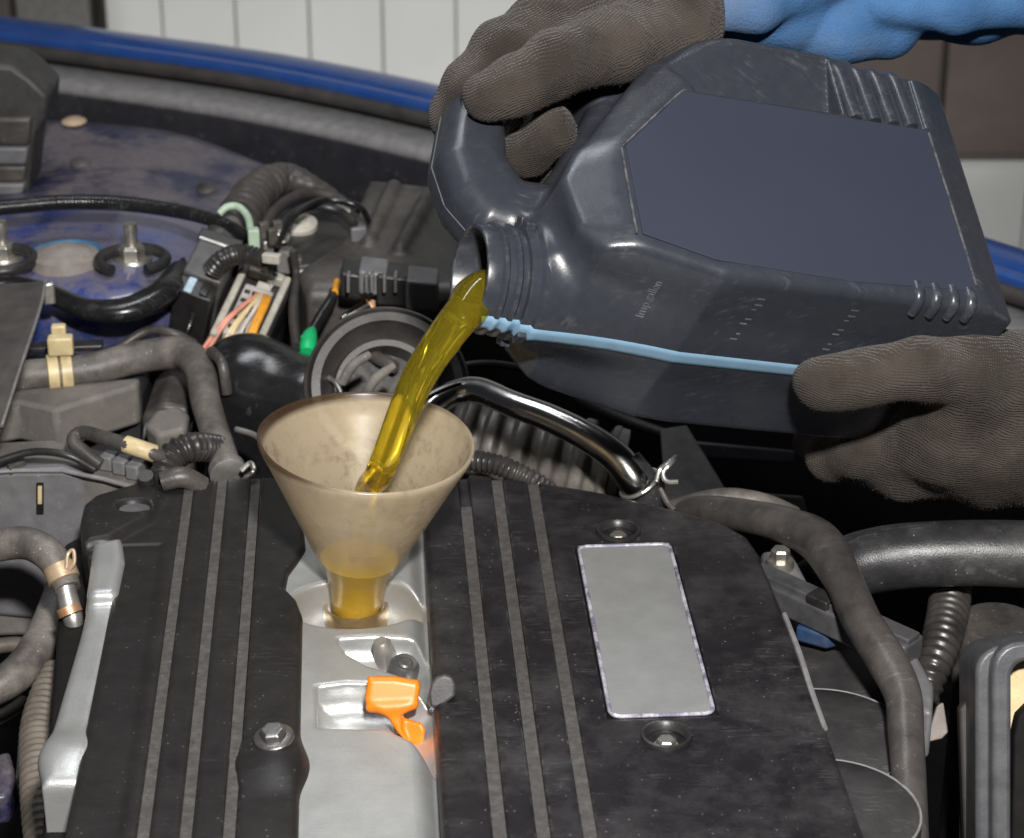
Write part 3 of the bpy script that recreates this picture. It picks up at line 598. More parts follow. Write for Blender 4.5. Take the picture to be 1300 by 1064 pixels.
# ------------------------------------------------------------------ left hoses and boxes
t = thing('coolant_hose', 'thick grey rubber hose with cream clip bending down beside the cover', 'hose', PZ(150, 470, -.02))
V, F = tpx([(0, 482, .0, 21), (40, 476, .0, 20), (80, 473, .0, 20), (120, 468, .0, 21), (165, 456, .004, 21), (205, 449, .008, 21), (236, 450, .01, 21), (254, 472, .008, 20), (261, 510, .004, 19), (275, 556, .0, 19), (290, 602, -.006, 20)], seg=24, per=10); put('hose', V, F, m_hose, t)
p = PZ(76, 473, .0); r = rpx(p, 22); dirx = PZ(110, 469, 0) - PZ(40, 476, 0)
for s0, s1 in ((-.0085, -.0005), (.0005, .0085)):
    V, F = lathe([(r, s0), (r * 1.10, s0 + .0006), (r * 1.10, s1 - .0006), (r, s1)], p, dirx, seg=36); put('clip_band', V, F, m_cream, t)
c_ = PZ(77, 438, .02); V, F = boxw(c_, .017, .010, .013, .1); put('clip_head', V, F, m_cream, t, bevel=.0015)
c_ = PZ(75, 424, .022); V, F = boxw(c_, .010, .007, .014, .1); put('clip_tab', V, F, m_cream, t, bevel=.0015)
V, F = boxw(PZ(75, 440, .006), .06, .012, .004, .1); put('clip_bracket', V, F, m_black, t, bevel=.001)
p = PZ(289, 599, -.004); r = rpx(p, 22); V, F = lathe([(r * .95, -.004), (r * 1.08, -.0035), (r * 1.08, .0035), (r * .95, .004)], p, PZ(275, 556, 0) - PZ(290, 602, -.006), seg=32); put('spring_clamp', V, F, m_clamp, t)
V, F = tpx([(306, 598, .004, 3.5), (318, 588, .008, 3.5), (322, 598, .006, 3.5), (312, 606, .002, 3.5)], seg=8); put('clamp_ear', V, F, m_clamp, t)
V, F = tpx([(300, 545, .0, 4), (322, 552, .0, 4), (335, 562, .0, 4)], seg=8); put('clamp_ear', V, F, m_clamp, t)

t = thing('air_filter_box', 'dark dusty air filter box under the thick grey hose', 'box', PZ(100, 560, -.08))
V, F = prism([PY(x, y, 1.47) for x, y in ((-40, 520), (10, 520), (18, 512), (62, 513), (70, 522), (172, 488), (181, 498), (178, 640), (-40, 640))], (0, .12, 0)); put('lower_shell', V, F, M('blue_black_plastic', (.020, .021, .028), .4, dust=.35, dustcol=(.07, .064, .062)), t, bevel=.003)
V, F = prism([PY(x, y, 1.462) for x, y in ((-40, 523), (8, 523), (12, 518), (58, 518), (60, 560), (-40, 562))], (0, .02, 0)); put('end_panel', V, F, m_greyp, t, bevel=.003)
V, F = prism([PZ(x, y, -.006) for x, y in ((-40, 520), (20, 508), (70, 520), (175, 488), (178, 478), (60, 490), (-40, 500))], (0, 0, -.03)); put('lid', V, F, m_greypt, t, bevel=.003)
t = thing('finned_block', 'small dusty finned black block beside the air filter box', 'block', PZ(205, 570, -.06))
V, F = prism([PY(x, y, 1.45) for x, y in ((180, 530), (205, 512), (240, 518), (250, 570), (250, 640), (180, 640))], (0, .09, 0)); put('body', V, F, m_blackd, t, bevel=.004)
for x in (182, 194, 210, 227, 240):
    V, F = prism([PY(xx, y, 1.44) for xx, y in ((x - 3, 575), (x, 545), (x + 3, 545), (x + 5, 575))], (0, .015, 0)); put('fin', V, F, m_greyp, t, bevel=.0006)
V, F = prism([PZ(x, y, -.004) for x, y in ((183, 538), (196, 520), (228, 514), (240, 524), (236, 544), (200, 552))], (0, .004, -.02)); put('wedge', V, F, m_greypt, t, bevel=.004)

t = thing('control_unit', 'grey dusty plastic control unit box with a narrow slot', 'box', PZ(90, 760, -.10))
Y0 = PZ(80, 600, -.005)[1]
V, F = prism([PY(x, y, Y0) for x, y in ((-50, 600), (80, 596), (188, 624), (205, 640), (205, 800), (-50, 780))], (0, .012, 0)); put('front_panel', V, F, m_greyp, t, bevel=.004)
V, F = prism([PZ(x, y, -.0065) for x, y in ((-50, 600), (80, 596.5), (195, 625), (214, 606), (150, 575), (70, 556), (-50, 562))], (0, 0, -.12)); put('top', V, F, m_greypt, t, bevel=.004)
V, F = prism([PY(x, y, Y0 - .0015) for x, y in ((46, 614), (55, 614), (55, 653), (46, 653))], (0, .002, 0)); put('slot', V, F, m_void, t, smooth=False)
V, F = prism([PY(x, y, Y0 - .003) for x, y in ((48, 618), (53, 618), (53, 640), (48, 640))], (0, .002, 0)); put('slot_tab', V, F, m_cream, t, smooth=False)
V, F = tpx([(-40, 601, -.0035, 3), (80, 597.5, -.0035, 3), (186, 624, -.0035, 3)], seg=8, per=2); put('edge_bead', V, F, m_ledge, t)
for x, y in ((138, 585), (155, 590), (172, 596)):
    V, F = boxw(PZ(x, y, -.001), .009, .012, .010, -.3); put('latch', V, F, m_greyp, t, bevel=.0015)
V, F = prism([PZ(x, y, .0) for x, y in ((8, 588), (30, 578), (33, 584), (12, 593))], (0, 0, -.006)); put('rag_scrap', V, F, m_blackd, t, bevel=.001)
t = thing('taped_lead', 'looped grey sheathed lead wrapped with a band of cream tape', 'cable', PZ(140, 565, .0))
V, F = tpx([(128, 590, .0, 8), (108, 575, .006, 9), (93, 560, .012, 9), (105, 549, .016, 9), (135, 557, .018, 9.5), (165, 566, .018, 9.5), (200, 578, .012, 9), (225, 590, .0, 9)], seg=16); put('sheath', V, F, m_hose2, t)
p = PZ(178, 570, .0165); q = PZ(196, 576, .0125); V, F = tube([PZ(160, 564, .018), p, q], rpx(p, 11.5), seg=20, per=4); put('tape', V, F, m_cream, t)
t = thing('corrugated_elbow', 'black corrugated elbow tube curving behind the cover corner', 'tube', PZ(225, 600, -.01))
V, F = tpx([(214, 628, -.012, 19), (210, 600, .0, 19), (222, 578, .008, 19), (244, 568, .01, 18), (275, 570, .0, 17)], seg=24, step=.0006, mod=corr(.0042, .09)); put('tube', V, F, m_corr, t)
V, F = tpx([(205, 612, .004, 13), (232, 606, .006, 14), (258, 618, -.002, 13)], seg=14); put('boot', V, F, m_hose2, t)
p = PZ(186, 612, .004); V, F = lathe([(0, .006), (.005, .006), (.006, 0), (0, 0)], p, (0, -.4, 1), seg=12); put('grommet', V, F, m_black, t)

t = thing('heater_hose', 'grey rubber hose bending down into a steel pipe with tan clamp', 'hose', PZ(60, 720, -.03))
V, F = tpx([(-50, 705, -.01, 21), (0, 692, -.005, 21), (35, 690, -.003, 21), (62, 704, -.006, 21), (78, 728, -.014, 19), (86, 748, -.02, 17)], seg=24); put('hose', V, F, m_hose, t)
p = PZ(78, 728, -.013); q = PZ(86, 748, -.02); r = rpx(p, 20); V, F = lathe([(r * .93, -.005), (r * 1.05, -.0045), (r * 1.05, .0045), (r * .93, .005)], p, q - p, seg=32); put('clamp', V, F, m_tanclamp, t)
V, F = tpx([(84, 722, -.006, 2.5), (86, 704, .0, 2.5), (93, 699, .002, 2.5), (94, 714, -.004, 2.5), (88, 724, -.008, 2.5)], seg=8); put('clamp_ear', V, F, m_tanclamp, t)
V, F = tpx([(82, 742, -.018, 13), (88, 768, -.028, 14), (94, 790, -.036, 13), (104, 840, -.06, 12)], seg=18); put('pipe', V, F, m_clamp, t)
V, F = tpx([(86, 770, -.026, 16), (90, 780, -.03, 16)], seg=20, per=3); put('rust_band', V, F, m_copper, t)
t = thing('lower_hose', 'grimy brown grey hose curving low at the left of the engine', 'hose', PZ(40, 850, -.08))
V, F = tpx([(-60, 890, -.09, 22), (0, 870, -.085, 23), (35, 842, -.08, 24), (58, 805, -.075, 24), (70, 772, -.07, 22), (78, 740, -.065, 18)], seg=24); put('hose', V, F, m_hose, t)
t = thing('dusty_corrugated_tube', 'beige dusty corrugated tube beside the silver rail', 'tube', PZ(50, 930, -.09))
V, F = tpx([(72, 850, -.075, 17), (60, 885, -.08, 22), (50, 930, -.085, 24), (50, 1000, -.09, 24), (56, 1075, -.1, 24), (62, 1140, -.11, 22)], seg=26, step=.0007, mod=corr(.0056, .07)); put('tube', V, F, m_corrb, t)
t = thing('bent_bracket', 'rusty tan sheet bracket under the low grey hose', 'bracket', PZ(10, 900, -.12))
V, F = tpx([(-40, 826, -.12, 10), (20, 818, -.12, 10), (60, 824, -.12, 8)], seg=10); put('arm', V, F, m_corrb, t)
V, F = tpx([(-40, 930, -.14, 9), (10, 905, -.14, 9), (30, 890, -.14, 8)], seg=10); put('arm', V, F, m_corrb, t)
V, F = prism([PZ(x, y, -.13) for x, y in ((-30, 965), (12, 952), (22, 985), (10, 1010), (-30, 1015))], (0, 0, -.02)); put('blue_tab', V, F, m_blued, t, bevel=.003)
V, F = prism([PZ(x, y, -.10) for x, y in ((22, 945), (30, 938), (40, 985), (20, 985))], (0, 0, -.02)); put('plate', V, F, m_greypt, t, bevel=.002)

# ================================================================== ENGINE COVER
vv = ray(436, -858); vv[2] = 0; vv /= np.linalg.norm(vv); uu = np.array([vv[1], -vv[0], 0.0]); O = PZ(540, 800, 0)
def UV(x, y, z=0.0):
    d = PZ(x, y, z) - O; return np.array([d @ uu, d @ vv])
def toW(V): return O + np.outer(V[:, 0], uu) + np.outer(V[:, 1], vv) + np.outer(V[:, 2], [0, 0, 1])
cover = thing('engine_cover', 'black and silver plastic engine cover with grooved panels and blank badge', 'engine cover', PZ(540, 800, -.06))
H = .00125
def slab(g, poly, z0, z1, r): return rext(poly2(g.x, g.y, poly), np.abs(g.z - (z0 + z1) / 2) - (z1 - z0) / 2, r)
YB = 1096   # front end of the cover
# ---- right panel
pr = [UV(x, y) for x, y in ((536, 640), (560, 606), (600, 600), (680, 609), (760, 622), (850, 643), (918, 661), (950, 680), (966, 703), (1006, 803), (1112, YB), (563, YB))]
pa = np.array(pr); g = Grid((pa[:, 0].min() - .006, pa[:, 1].min() - .006, -.034), (pa[:, 0].max() + .006, pa[:, 1].max() + .006, .006), H)
f = slab(g, pr, -.06, 0.0, .0045)
grooves_r = [((592, 640), (627, 988)), ((628, 600), (683, 988)), ((674, 604), (740, 988))]
grooves_l = [((243, 598), (190, 988)), ((284, 598), (242, 988)), ((326, 598), (295, 988))]
def carve(f, g, a, b, w, d):
    A, B = UV(*a), UV(*b); c = (A[0] + B[0]) / 2
    return smax(f, -np.maximum(np.abs(g.x - c) - w / 2, -d - g.z + 0 * g.x), .0012), c
gc = []
for a, b in grooves_r: f, c = carve(f, g, a, b, .0066, .0030); gc.append(c)
plate = [(733, 690), (851, 695), (909, 911), (774, 906)]
pp = np.array([UV(*p) for p in plate]); u0, u1 = pp[[0, 3], 0].mean(), pp[[1, 2], 0].mean(); v0, v1 = pp[2:, 1].mean(), pp[:2, 1].mean()
rect = [(u0, v0), (u1, v0), (u1, v1), (u0, v1)]
f = smax(f, -np.maximum(poly2(g.x, g.y, rect) - .0015, -.0022 - g.z), .001)
scr = [UV(785, 674), UV(846, 934)]
for s_ in scr: f = smax(f, -ell(g, (s_[0], s_[1], .004), (.0135, .0135, .011)), .002)
V, F = surfnet(f, g); keep = V[:, 2] > -.0325; put('right_panel', toW(V), F, m_bplastic2, cover, sharp=0)
def strip(name, c, va, vb, w, z, mat):
    V, F = box((c, (va + vb) / 2, z), (w / 2, 0, 0), (0, (vb - va) / 2, 0), (0, 0, .0006)); return put(name, toW(V), F, mat, cover, smooth=False)
for (a, b), c in zip(grooves_r, gc):
    top = UV(*a)[1]; strip('groove_strip', c, UV(600, YB)[1] + .001, min(top, UV(a[0], {592: 640, 628: 606, 674: 611}[a[0]])[1]) - .001, .0064, -.0022, m_groove)
def rrect(cx, cy, hx, hy, r, z, n=5):
    out = []
    for qx, qy, a0 in ((1, 1, 0), (-1, 1, 90), (-1, -1, 180), (1, -1, 270)):
        for k in range(n + 1):
            a = R(a0 + 90 * k / n); out.append((cx + qx * (hx - r) + r * math.cos(a), cy + qy * (hy - r) + r * math.sin(a), z))
    return np.array(out)
cx_, cy_, hx_, hy_ = (u0 + u1) / 2, (v0 + v1) / 2, (u1 - u0) / 2, (v1 - v0) / 2
V, F = prism(rrect(cx_, cy_, hx_ - .0012, hy_ - .0012, .005, .0004), (0, 0, -.002)); badge = put('badge_plate', toW(V), F, m_plate, cover, bevel=.0006)
rr_ = rrect(cx_, cy_, hx_ - .0002, hy_ - .0002, .0055, .0002); V, F = tube(np.vstack([rr_, rr_[:1]]), .0011, seg=8, per=1, cap=False); put('badge_rim', toW(V), F, m_chromef, badge)
for s_ in scr:
    c = O + uu * s_[0] + vv * s_[1]; k = .0128
    V, F = lathe([(k * 1.02, -.0008), (k, .0012), (k * .9, .0016), (k * .8, .0004), (k * .72, -.0025)], c, (0, 0, 1), seg=44, caps=False); put('bolt_well_rim', V, F, m_black, cover)
    o = hexbolt('cover_bolt', c - [0, 0, .0062], (0, 0, 1), .0052, .0046, m_bolt, cover)
V, F = tpx([(996, 780, -.0015, 3.4), (1015, 830, -.0015, 4.0), (1030, 878, -.0015, 4.4), (1047, 925, -.0015, 4.0)], seg=8); put('pale_edge', V, F, m_ledge, cover)  # paler tube along part of the right panel edge
# silver tab clipped over the right panel edge
dt = depth(PZ(562, 885, .003)); V, F = prism([PX(x, y, dt) for x, y in ((546, 897), (544, 880), (547, 868), (554, 860), (565, 857), (574, 860), (578, 868), (578, 884), (566, 893), (554, 899))], FWD * .007)
put('edge_tab', V, F, M('grey_tab', (.085, .080, .082), .4, metal=.3), cover, bevel=.0014)

# ---- left panel
pl = [UV(x, y) for x, y in ((104, 662), (108, 645), (122, 634), (200, 611), (330, 602), (381, 604), (388, 690), (378, 706), (366, 722), (362, 742), (376, 756), (384, 776), (378, YB), (72, YB), (152, 702), (110, 702))]
pa = np.array(pl); g = Grid((pa[:, 0].min() - .006, pa[:, 1].min() - .006, -.034), (pa[:, 0].max() + .006, pa[:, 1].max() + .006, .012), H)
f = slab(g, pl, -.06, 0.0, .005)
xs_ = UV(196, 800)[0]
f = smax(f, g.z + .0016 * np.clip((xs_ - g.x) / .004, 0, 1) * (g.y < UV(150, 690)[1]) + 0 * g.y, .003)
gc = []
for a, b in grooves_l: f, c = carve(f, g, a, b, .0058, .0028); gc.append(c)
# raised ear at the upper left corner with its screw hole
ear = [UV(x, y) for x, y in ((104, 664), (108, 645), (122, 634), (190, 614), (204, 628), (188, 662), (140, 688), (108, 694))]
f = smin(f, slab(g, ear, -.03, .004, .004), .006)
h_ = UV(171, 648); f = smax(f, -ell(g, (h_[0], h_[1], .006), (.0115, .0085, .008)), .002)
bs = UV(348, 948); f = smin(f, ell(g, (bs[0], bs[1] - .012, -.010), (.0185, .024, .014)), .008)
V, F = surfnet(f, g); put('left_panel', toW(V), F, m_bplastic, cover, sharp=0)
for (a, b), c, ytop in zip(grooves_l, gc, (609, 606, 604)):
    strip('groove_strip', c, UV(240, YB)[1] + .001, UV(a[0], ytop)[1] - .0015, .0056, -.0020, m_groove)
c = O + uu * h_[0] + vv * h_[1]; V, F = lathe([(.0098, .0012), (.0085, .0002), (.006, -.0008), (0, -.001)], c, (0, 0, 1), seg=36); put('ear_washer', V, F, M('dark_steel', (.32, .33, .35), .35, metal=.8), cover)
c = O + uu * bs[0] + vv * bs[1] + [0, 0, .0062]; hexbolt('cover_bolt', c, (-.1, -.15, 1), .0068, .005, M('dull_steel_bolt', (.30, .29, .285), .32, metal=.9, dust=.3), cover)

# ---- silver centre valley with its bowls
pv = [UV(x, y, -.004) for x, y in ((352, 650), (548, 650), (563, YB), (360, YB))]
pa = np.array(pv); g = Grid((pa[:, 0].min() - .006, pa[:, 1].min() - .006, -.045), (pa[:, 0].max() + .006, pa[:, 1].max() + .006, .004), H)
f = slab(g, pv, -.07, -.004, .004)
f = smax(f, g.z + .004 + .010 * np.clip((g.x - UV(512, 800)[0]) / .012, 0, 1) ** 2 + 0 * g.y, .004)
b1, b0 = UV(455, 733, -.004)[1], UV(455, 794, -.004)[1]; w1 = UV(452, 770, -.004)
e2 = (np.sqrt(((g.x - w1[0]) / .0385) ** 2 + ((g.y - (b0 + b1) / 2) / ((b1 - b0) / 2)) ** 2) - 1) * .031
f = smax(f, -rext(e2 + 0 * g.z, np.abs(g.z) - .031, .014), .003)
for pol, dz in (([(430, 808), (478, 805), (524, 808), (548, 828), (548, 880), (505, 853), (466, 841), (440, 826)], .021), ([(402, 869), (440, 864), (500, 867), (550, 880), (552, 965), (522, 936), (490, 922), (404, 920)], .024)):
    q2 = [UV(x, y, -.004) for x, y in pol]; f = smax(f, -rext(poly2(g.x, g.y, q2), np.abs(g.z) - dz, .012), .003)
V, F = surfnet(f, g); put('silver_valley', toW(V), F, m_silver, cover, sharp=0)
# ---- silver side rail
ps = [UV(x, y, -.004) for x, y in ((118, 698), (156, 690), (160, 720), (104, 988), (52, 988), (60, 935), (100, 800), (110, 760))]
pa = np.array(ps); g = Grid((pa[:, 0].min() - .006, pa[:, 1].min() - .006, -.045), (pa[:, 0].max() + .006, pa[:, 1].max() + .006, .012), H)
f = slab(g, ps, -.07, -.006, .006)
f = smax(f, -cap(g, (*UV(112, 772, -.006), .010), (*UV(158, 752, -.006), .010), .0155, .0145), .003)
q = UV(132, 716, -.004); f = smin(f, smax(slab(g, ps, -.07, .002, .006), -(g.y - UV(130, 765, -.004)[1]) + 0 * g.x + 0 * g.z, .006), .004)
q = UV(84, 950, -.006); f = smin(f, ell(g, (q[0] + .003, q[1] - .004, -.010), (.016, .018, .009)), .008)
V, F = surfnet(f, g); put('silver_rail', toW(V), F, m_silver, cover, sharp=0)
# ---- engine underneath: filler neck, valve cover block
base_poly = [PZ(x, y, -.036) for x, y in ((80, 690), (200, 625), (560, 612), (760, 632), (930, 680), (1085, YB - 4), (50, YB - 4))]
eng = thing('engine_block', 'grimy engine body, coloured near black for dark gaps underneath the black and silver cover', 'engine', PZ(540, 800, -.3))
V, F = prism(base_poly, (0, 0, -.22)); put('block', V, F, m_void, eng, smooth=False, bevel=.004)  # coloured near black so gaps below the cover show dark
fb = PZ(452, 781, -.026)
V, F = lathe([(.0155, -.012), (.0186, -.012), (.0190, .005), (.0182, .0072), (.0166, .0072), (.0160, .004), (.0155, -.012)], fb, (0, 0, 1), seg=56); put('filler_neck', V, F, M('oily_brown_neck', (.20, .13, .055), .25, metal=.4, coat=.4, dust=.4, dustcol=(.33, .26, .16), dscale=60), eng)
V, F = lathe([(0, .0135), (.0035, .0130), (.0055, .0105), (.0060, .004), (.0068, -.010)], PZ(491, 836, -.016), (-.25, -.2, 1), seg=28); put('stud_cap', V, F, M('cast_alloy', (.33, .31, .29), .45, metal=.5, dust=.5), eng)
V, F = lathe([(0, .0045), (.0030, .0050), (.0042, .0042), (.0062, .0048), (.0082, .002), (.0088, -.008)], PZ(513, 848, -.013), (.25, -.25, 1), seg=28); put('plug_cap', V, F, M('dark_alloy', (.14, .14, .14), .4, metal=.6, dust=.4), eng)
# ---- orange dipstick handle
t = thing('dipstick_handle', 'bright orange plastic dipstick handle standing in the silver pocket', 'dipstick', PZ(512, 935, -.02))
o0 = PX(505, 905, 1.232); ex, ey, ez = RT, -UP, FWD
g = Grid((-.024, -.028, -.010), (.024, .028, .012), .0007)
def L2(x, y): return ((x - 505) * 1.232 / FPX, (y - 905) * 1.232 / FPX)
top_ = [L2(x, y) for x, y in ((467, 859), (500, 859), (531, 864), (534, 872), (531, 888), (520, 897), (506, 902), (487, 903), (468, 896), (463, 888))]
neck = [L2(x, y) for x, y in ((478, 896), (524, 894), (510, 908), (511, 926), (519, 944), (505, 930), (492, 910))]
low = [L2(x, y) for x, y in ((508, 911), (536, 918), (540, 926), (536, 956), (524, 945), (506, 928))]
f = rext(poly2(g.x, g.y, top_), np.abs(g.z + .10 * g.y) - .0042, .0030)
f = smin(f, rext(poly2(g.x, g.y, neck), np.abs(g.z) - .0036, .002), .005)
f = smin(f, rext(poly2(g.x, g.y, low), np.abs(g.z - .0015 + .25 * (g.x - L2(520, 0)[0])) - .0022, .0018), .003)
f = smin(f, cap(g, (*L2(470, 899), -.001), (*L2(526, 895), -.001), .0022, .002), .003)
V, F = surfnet(f, g); put('handle', o0 + np.outer(V[:, 0], ex) + np.outer(V[:, 1], ey) + np.outer(V[:, 2], ez), F, m_orange, t, sharp=0)
V, F = tube([PX(507, 925, 1.238), PX(516, 950, 1.26), PX(522, 985, 1.31)], .0028, seg=12); put('rod', V, F, m_clamp, t)

# ================================================================== CHROME PIPE + RIGHT SIDE
t = thing('chrome_pipe', 'shiny bent chrome coolant pipe with wire spring clamp behind the cover', 'pipe', PZ(690, 540, .0))
V, F = tpx([(538, 528, .02, 16), (556, 511, .026, 16), (580, 498, .03, 16), (608, 496, .032, 17), (650, 513, .03, 17), (700, 532, .026, 18), (748, 556, .02, 19), (782, 580, .012, 20), (803, 606, .002, 20), (812, 622, -.006, 20)], seg=28, per=10); put('tube', V, F, m_chrome, t)
V, F = tpx([(538, 506, .034, 4), (562, 494, .038, 4), (585, 486, .04, 3.5)], seg=8); put('side_lug', V, F, m_gloss, t)
V, F = tpx([(792, 588, .008, 24), (806, 606, .0, 25), (818, 624, -.01, 25), (824, 640, -.02, 25)], seg=26); put('rubber_end', V, F, m_hoseb, t)
p = PZ(812, 614, -.003); ax = PZ(818, 624, -.01) - PZ(806, 606, 0); u, v, a_ = basis(ax); r = rpx(p, 27)
V, F = tube([p + (u * math.cos(q) + v * math.sin(q)) * r for q in np.linspace(0, 2 * math.pi, 25)], .0013, seg=8, per=2, cap=False); put('clamp_wire', V, F, m_clamp, t)
V, F = tpx([(833, 612, .004, 3.2), (838, 596, .01, 3.2), (848, 588, .014, 3.2), (858, 580, .016, 3.0), (850, 590, .016, 3.0), (842, 600, .012, 3.0), (846, 611, .008, 3.2), (861, 612, .008, 3.2)], seg=8); put('clamp_tail', V, F, m_clamp, t)
V, F = tpx([(838, 620, -.004, 4), (846, 636, -.01, 4), (856, 648, -.014, 4)], seg=8); put('clamp_leg', V, F, m_hose2, t)
t = thing('gusset_plate', 'dark grey slanted steel gusset in the gloom under the canister', 'bracket', PZ(900, 620, -.06))
V, F = prism([PX(x, y, d) for x, y, d in ((838, 545, 1.66), (872, 540, 1.66), (922, 622, 1.6), (905, 650, 1.58), (845, 640, 1.58))], FWD * .004); put('plate', V, F, m_blackd, t, bevel=.001)
V, F = tpx([(700, 480, -.09, 8), (760, 520, -.09, 8), (868, 560, -.09, 7)], seg=10); put('rod', V, F, m_black, t)

t = thing('bypass_hose', 'long brown grey rubber hose curving down along the right cover edge', 'hose', PZ(1080, 760, -.02))
V, F = tpx([(858, 652, -.03, 20), (900, 650, -.012, 21), (950, 656, .0, 22), (1000, 668, .006, 24), (1042, 690, .008, 28), (1072, 740, .006, 25), (1095, 790, .002, 25), (1125, 838, -.004, 26), (1146, 882, -.010, 24), (1150, 930, -.016, 23), (1154, 990, -.024, 22), (1158, 1080, -.045, 22), (1160, 1140, -.07, 22)], seg=28, per=10); put('hose', V, F, m_hose2, t)
t = thing('upper_return_hose', 'smooth grey hose lying behind the brown hose at the cover corner', 'hose', PZ(920, 640, -.02))
V, F = tpx([(845, 652, -.03, 14), (885, 640, -.015, 15), (925, 633, -.01, 14), (970, 640, -.012, 14), (1005, 655, -.03, 14)], seg=20); put('hose', V, F, m_hose, t)
t = thing('radiator_hose', 'fat black radiator hose running sideways below the gloved hand', 'hose', PZ(1200, 720, -.02))
V, F = tpx([(1030, 745, -.04, 34), (1075, 722, -.02, 40), (1120, 710, -.012, 42), (1175, 704, -.008, 42), (1240, 702, -.006, 42), (1310, 704, -.006, 43), (1400, 708, -.006, 43)], seg=36, per=12); put('hose', V, F, m_hoseb, t)
t = thing('ribbed_conduit', 'glossy black ribbed conduit dropping from the radiator hose', 'conduit', PZ(1190, 820, -.05))
V, F = tpx([(1208, 735, -.04, 25), (1204, 775, -.045, 25), (1195, 815, -.05, 24), (1182, 855, -.058, 21), (1174, 890, -.07, 17)], seg=26, step=.0007, mod=corr(.0062, .085)); put('conduit', V, F, m_corr, t)
V, F = tpx([(1178, 868, -.05, 6), (1176, 905, -.06, 7)], seg=10); put('rusty_stem', V, F, m_copper, t)
V, F = prism([PX(x, y, 1.36) for x, y in ((1190, 896), (1198, 892), (1204, 930), (1196, 938), (1180, 942), (1178, 934))], FWD * .004); put('tag', V, F, m_domegrey, t, bevel=.001)
m_rail = M('dark_rail', (.055, .055, .060), .45, dust=.5, dustcol=(.12, .115, .11))
t = thing('coil_rail', 'dark grey plastic rail with latch crossing under the brown hose', 'rail', PZ(1040, 770, -.03))
p0, p1 = PZ(958, 738, -.012), PZ(1160, 830, -.016); d_ = (p1 - p0); Lr = np.linalg.norm(d_); d_ /= Lr; s_ = np.cross([0, 0, 1], d_)
V, F = box((p0 + p1) / 2, d_ * Lr / 2, s_ * .0095, np.array([0, 0, .008])); put('body', V, F, m_rail, t, bevel=.002)
V, F = box((p0 + p1) / 2 + [0, 0, .009], d_ * Lr / 2.02, s_ * .006, np.array([0, 0, .002])); put('ridge', V, F, m_rail, t, bevel=.001)
for q in (.42, .48): V, F = box(p0 + d_ * Lr * q + [0, 0, .010] - s_ * .003, d_ * .004, s_ * .006, np.array([0, 0, .003])); put('latch', V, F, m_black, t, bevel=.001)
V, F = prism([PZ(x, y, -.02) for x, y in ((1130, 800), (1165, 830), (1186, 870), (1184, 905), (1165, 900), (1150, 870))], (0, 0, -.03)); put('end_plug', V, F, m_greyp, t, bevel=.003)
t = thing('flange_bolt', 'pale zinc flange bolt beside the brown hose and cover corner', 'bolt', PZ(990, 715, -.02))
p = PZ(990, 716, -.012); V, F = lathe([(.0, .003), (.0078, .003), (.0085, .0), (.0085, -.004)], p, (0, 0, 1), seg=30); put('flange', V, F, m_bolt, t)
V, F = lathe([(0, .0105), (.0048, .0105), (.0058, .009), (.0058, .002)], p, (0, 0, 1), seg=6); put('head', V, F, m_bolt, t, smooth=False, bevel=.0004)
V, F = prism([PZ(x, y, -.0145) for x, y in ((965, 698), (1005, 696), (1025, 735), (1020, 755), (975, 745))], (0, 0, -.05)); put('boss', V, F, m_greyp, t, bevel=.004)
V, F = prism([PZ(x, y, -.022) for x, y in ((1018, 782), (1060, 786), (1075, 800), (1050, 806), (1010, 795))], (0, 0, -.01)); tag(put('blue_seal', V, F, m_bluetag, None, bevel=.002), 'small blue seal peeking under the grey rail', 'seal')
m_step = M('scuffed_dark_cover', (.030, .029, .030), .45, dust=.5, dustcol=(.085, .08, .078), dscale=20, scratch=.18)
t = thing('side_cover', 'stepped scratched black domed cover between right panel and brown hose', 'cover', PZ(1070, 900, -.07))
for k, (x, y, rx, z) in enumerate(((1040, 862, 112, -.040), (1046, 932, 114, -.030), (1052, 1026, 118, -.020))):
    c0 = PZ(x, y, z); r = rpx(c0, rx); V, F = lathe([(r, -.10), (r, -.006), (r * .985, -.002), (r * .95, .0), (r * .6, .002), (0, .003)], c0, (0, 0, 1), seg=64); o = put('step', V, F, m_step, t, sharp=45)
    V, F = tube([c0 + [r * .985 * math.cos(q), r * .985 * math.sin(q), -.001] for q in np.linspace(0, 2 * math.pi, 49)], .0007, seg=6, per=1, cap=False); put('pale_edge', V, F, m_ledge, o)  # paler ring round the rim of each step
# lower right canister and grey framed box
t = thing('purge_canister', 'black ribbed cylinder standing under the radiator hose', 'cylinder', PZ(1265, 830, -.12))
c0 = PZ(1268, 800, -.055); r = rpx(c0, 54); V, F = lathe([(0, .006), (r * .9, .006), (r, .002), (r, -.012), (r * .97, -.015), (r * .97, -.020), (r * 1.03, -.023), (r * 1.03, -.034), (r * .96, -.037), (r * .96, -.16)], c0, (0, 0, 1), seg=56); put('body', V, F, m_blackd, t, sharp=40)
V, F = prism([PX(x, y, 1.30) for x, y in ((1218, 900), (1245, 872), (1262, 876), (1262, 1080), (1225, 1080))], FWD * .01); put('flap', V, F, m_seal, t, bevel=.002)
t = thing('fuse_box', 'grey plastic fuse box frame with a cream inner panel', 'box', PZ(1285, 930, -.1))
def arch(x0, x1, y0, y1, r, d, n=6):
    pts = [PX(x0, y1, d)] + [PX(x0 + r - r * math.cos(a), y0 + r - r * math.sin(a), d) for a in np.linspace(0, math.pi / 2, n)] + [PX(x1, y0 - 6, d)]
    return pts
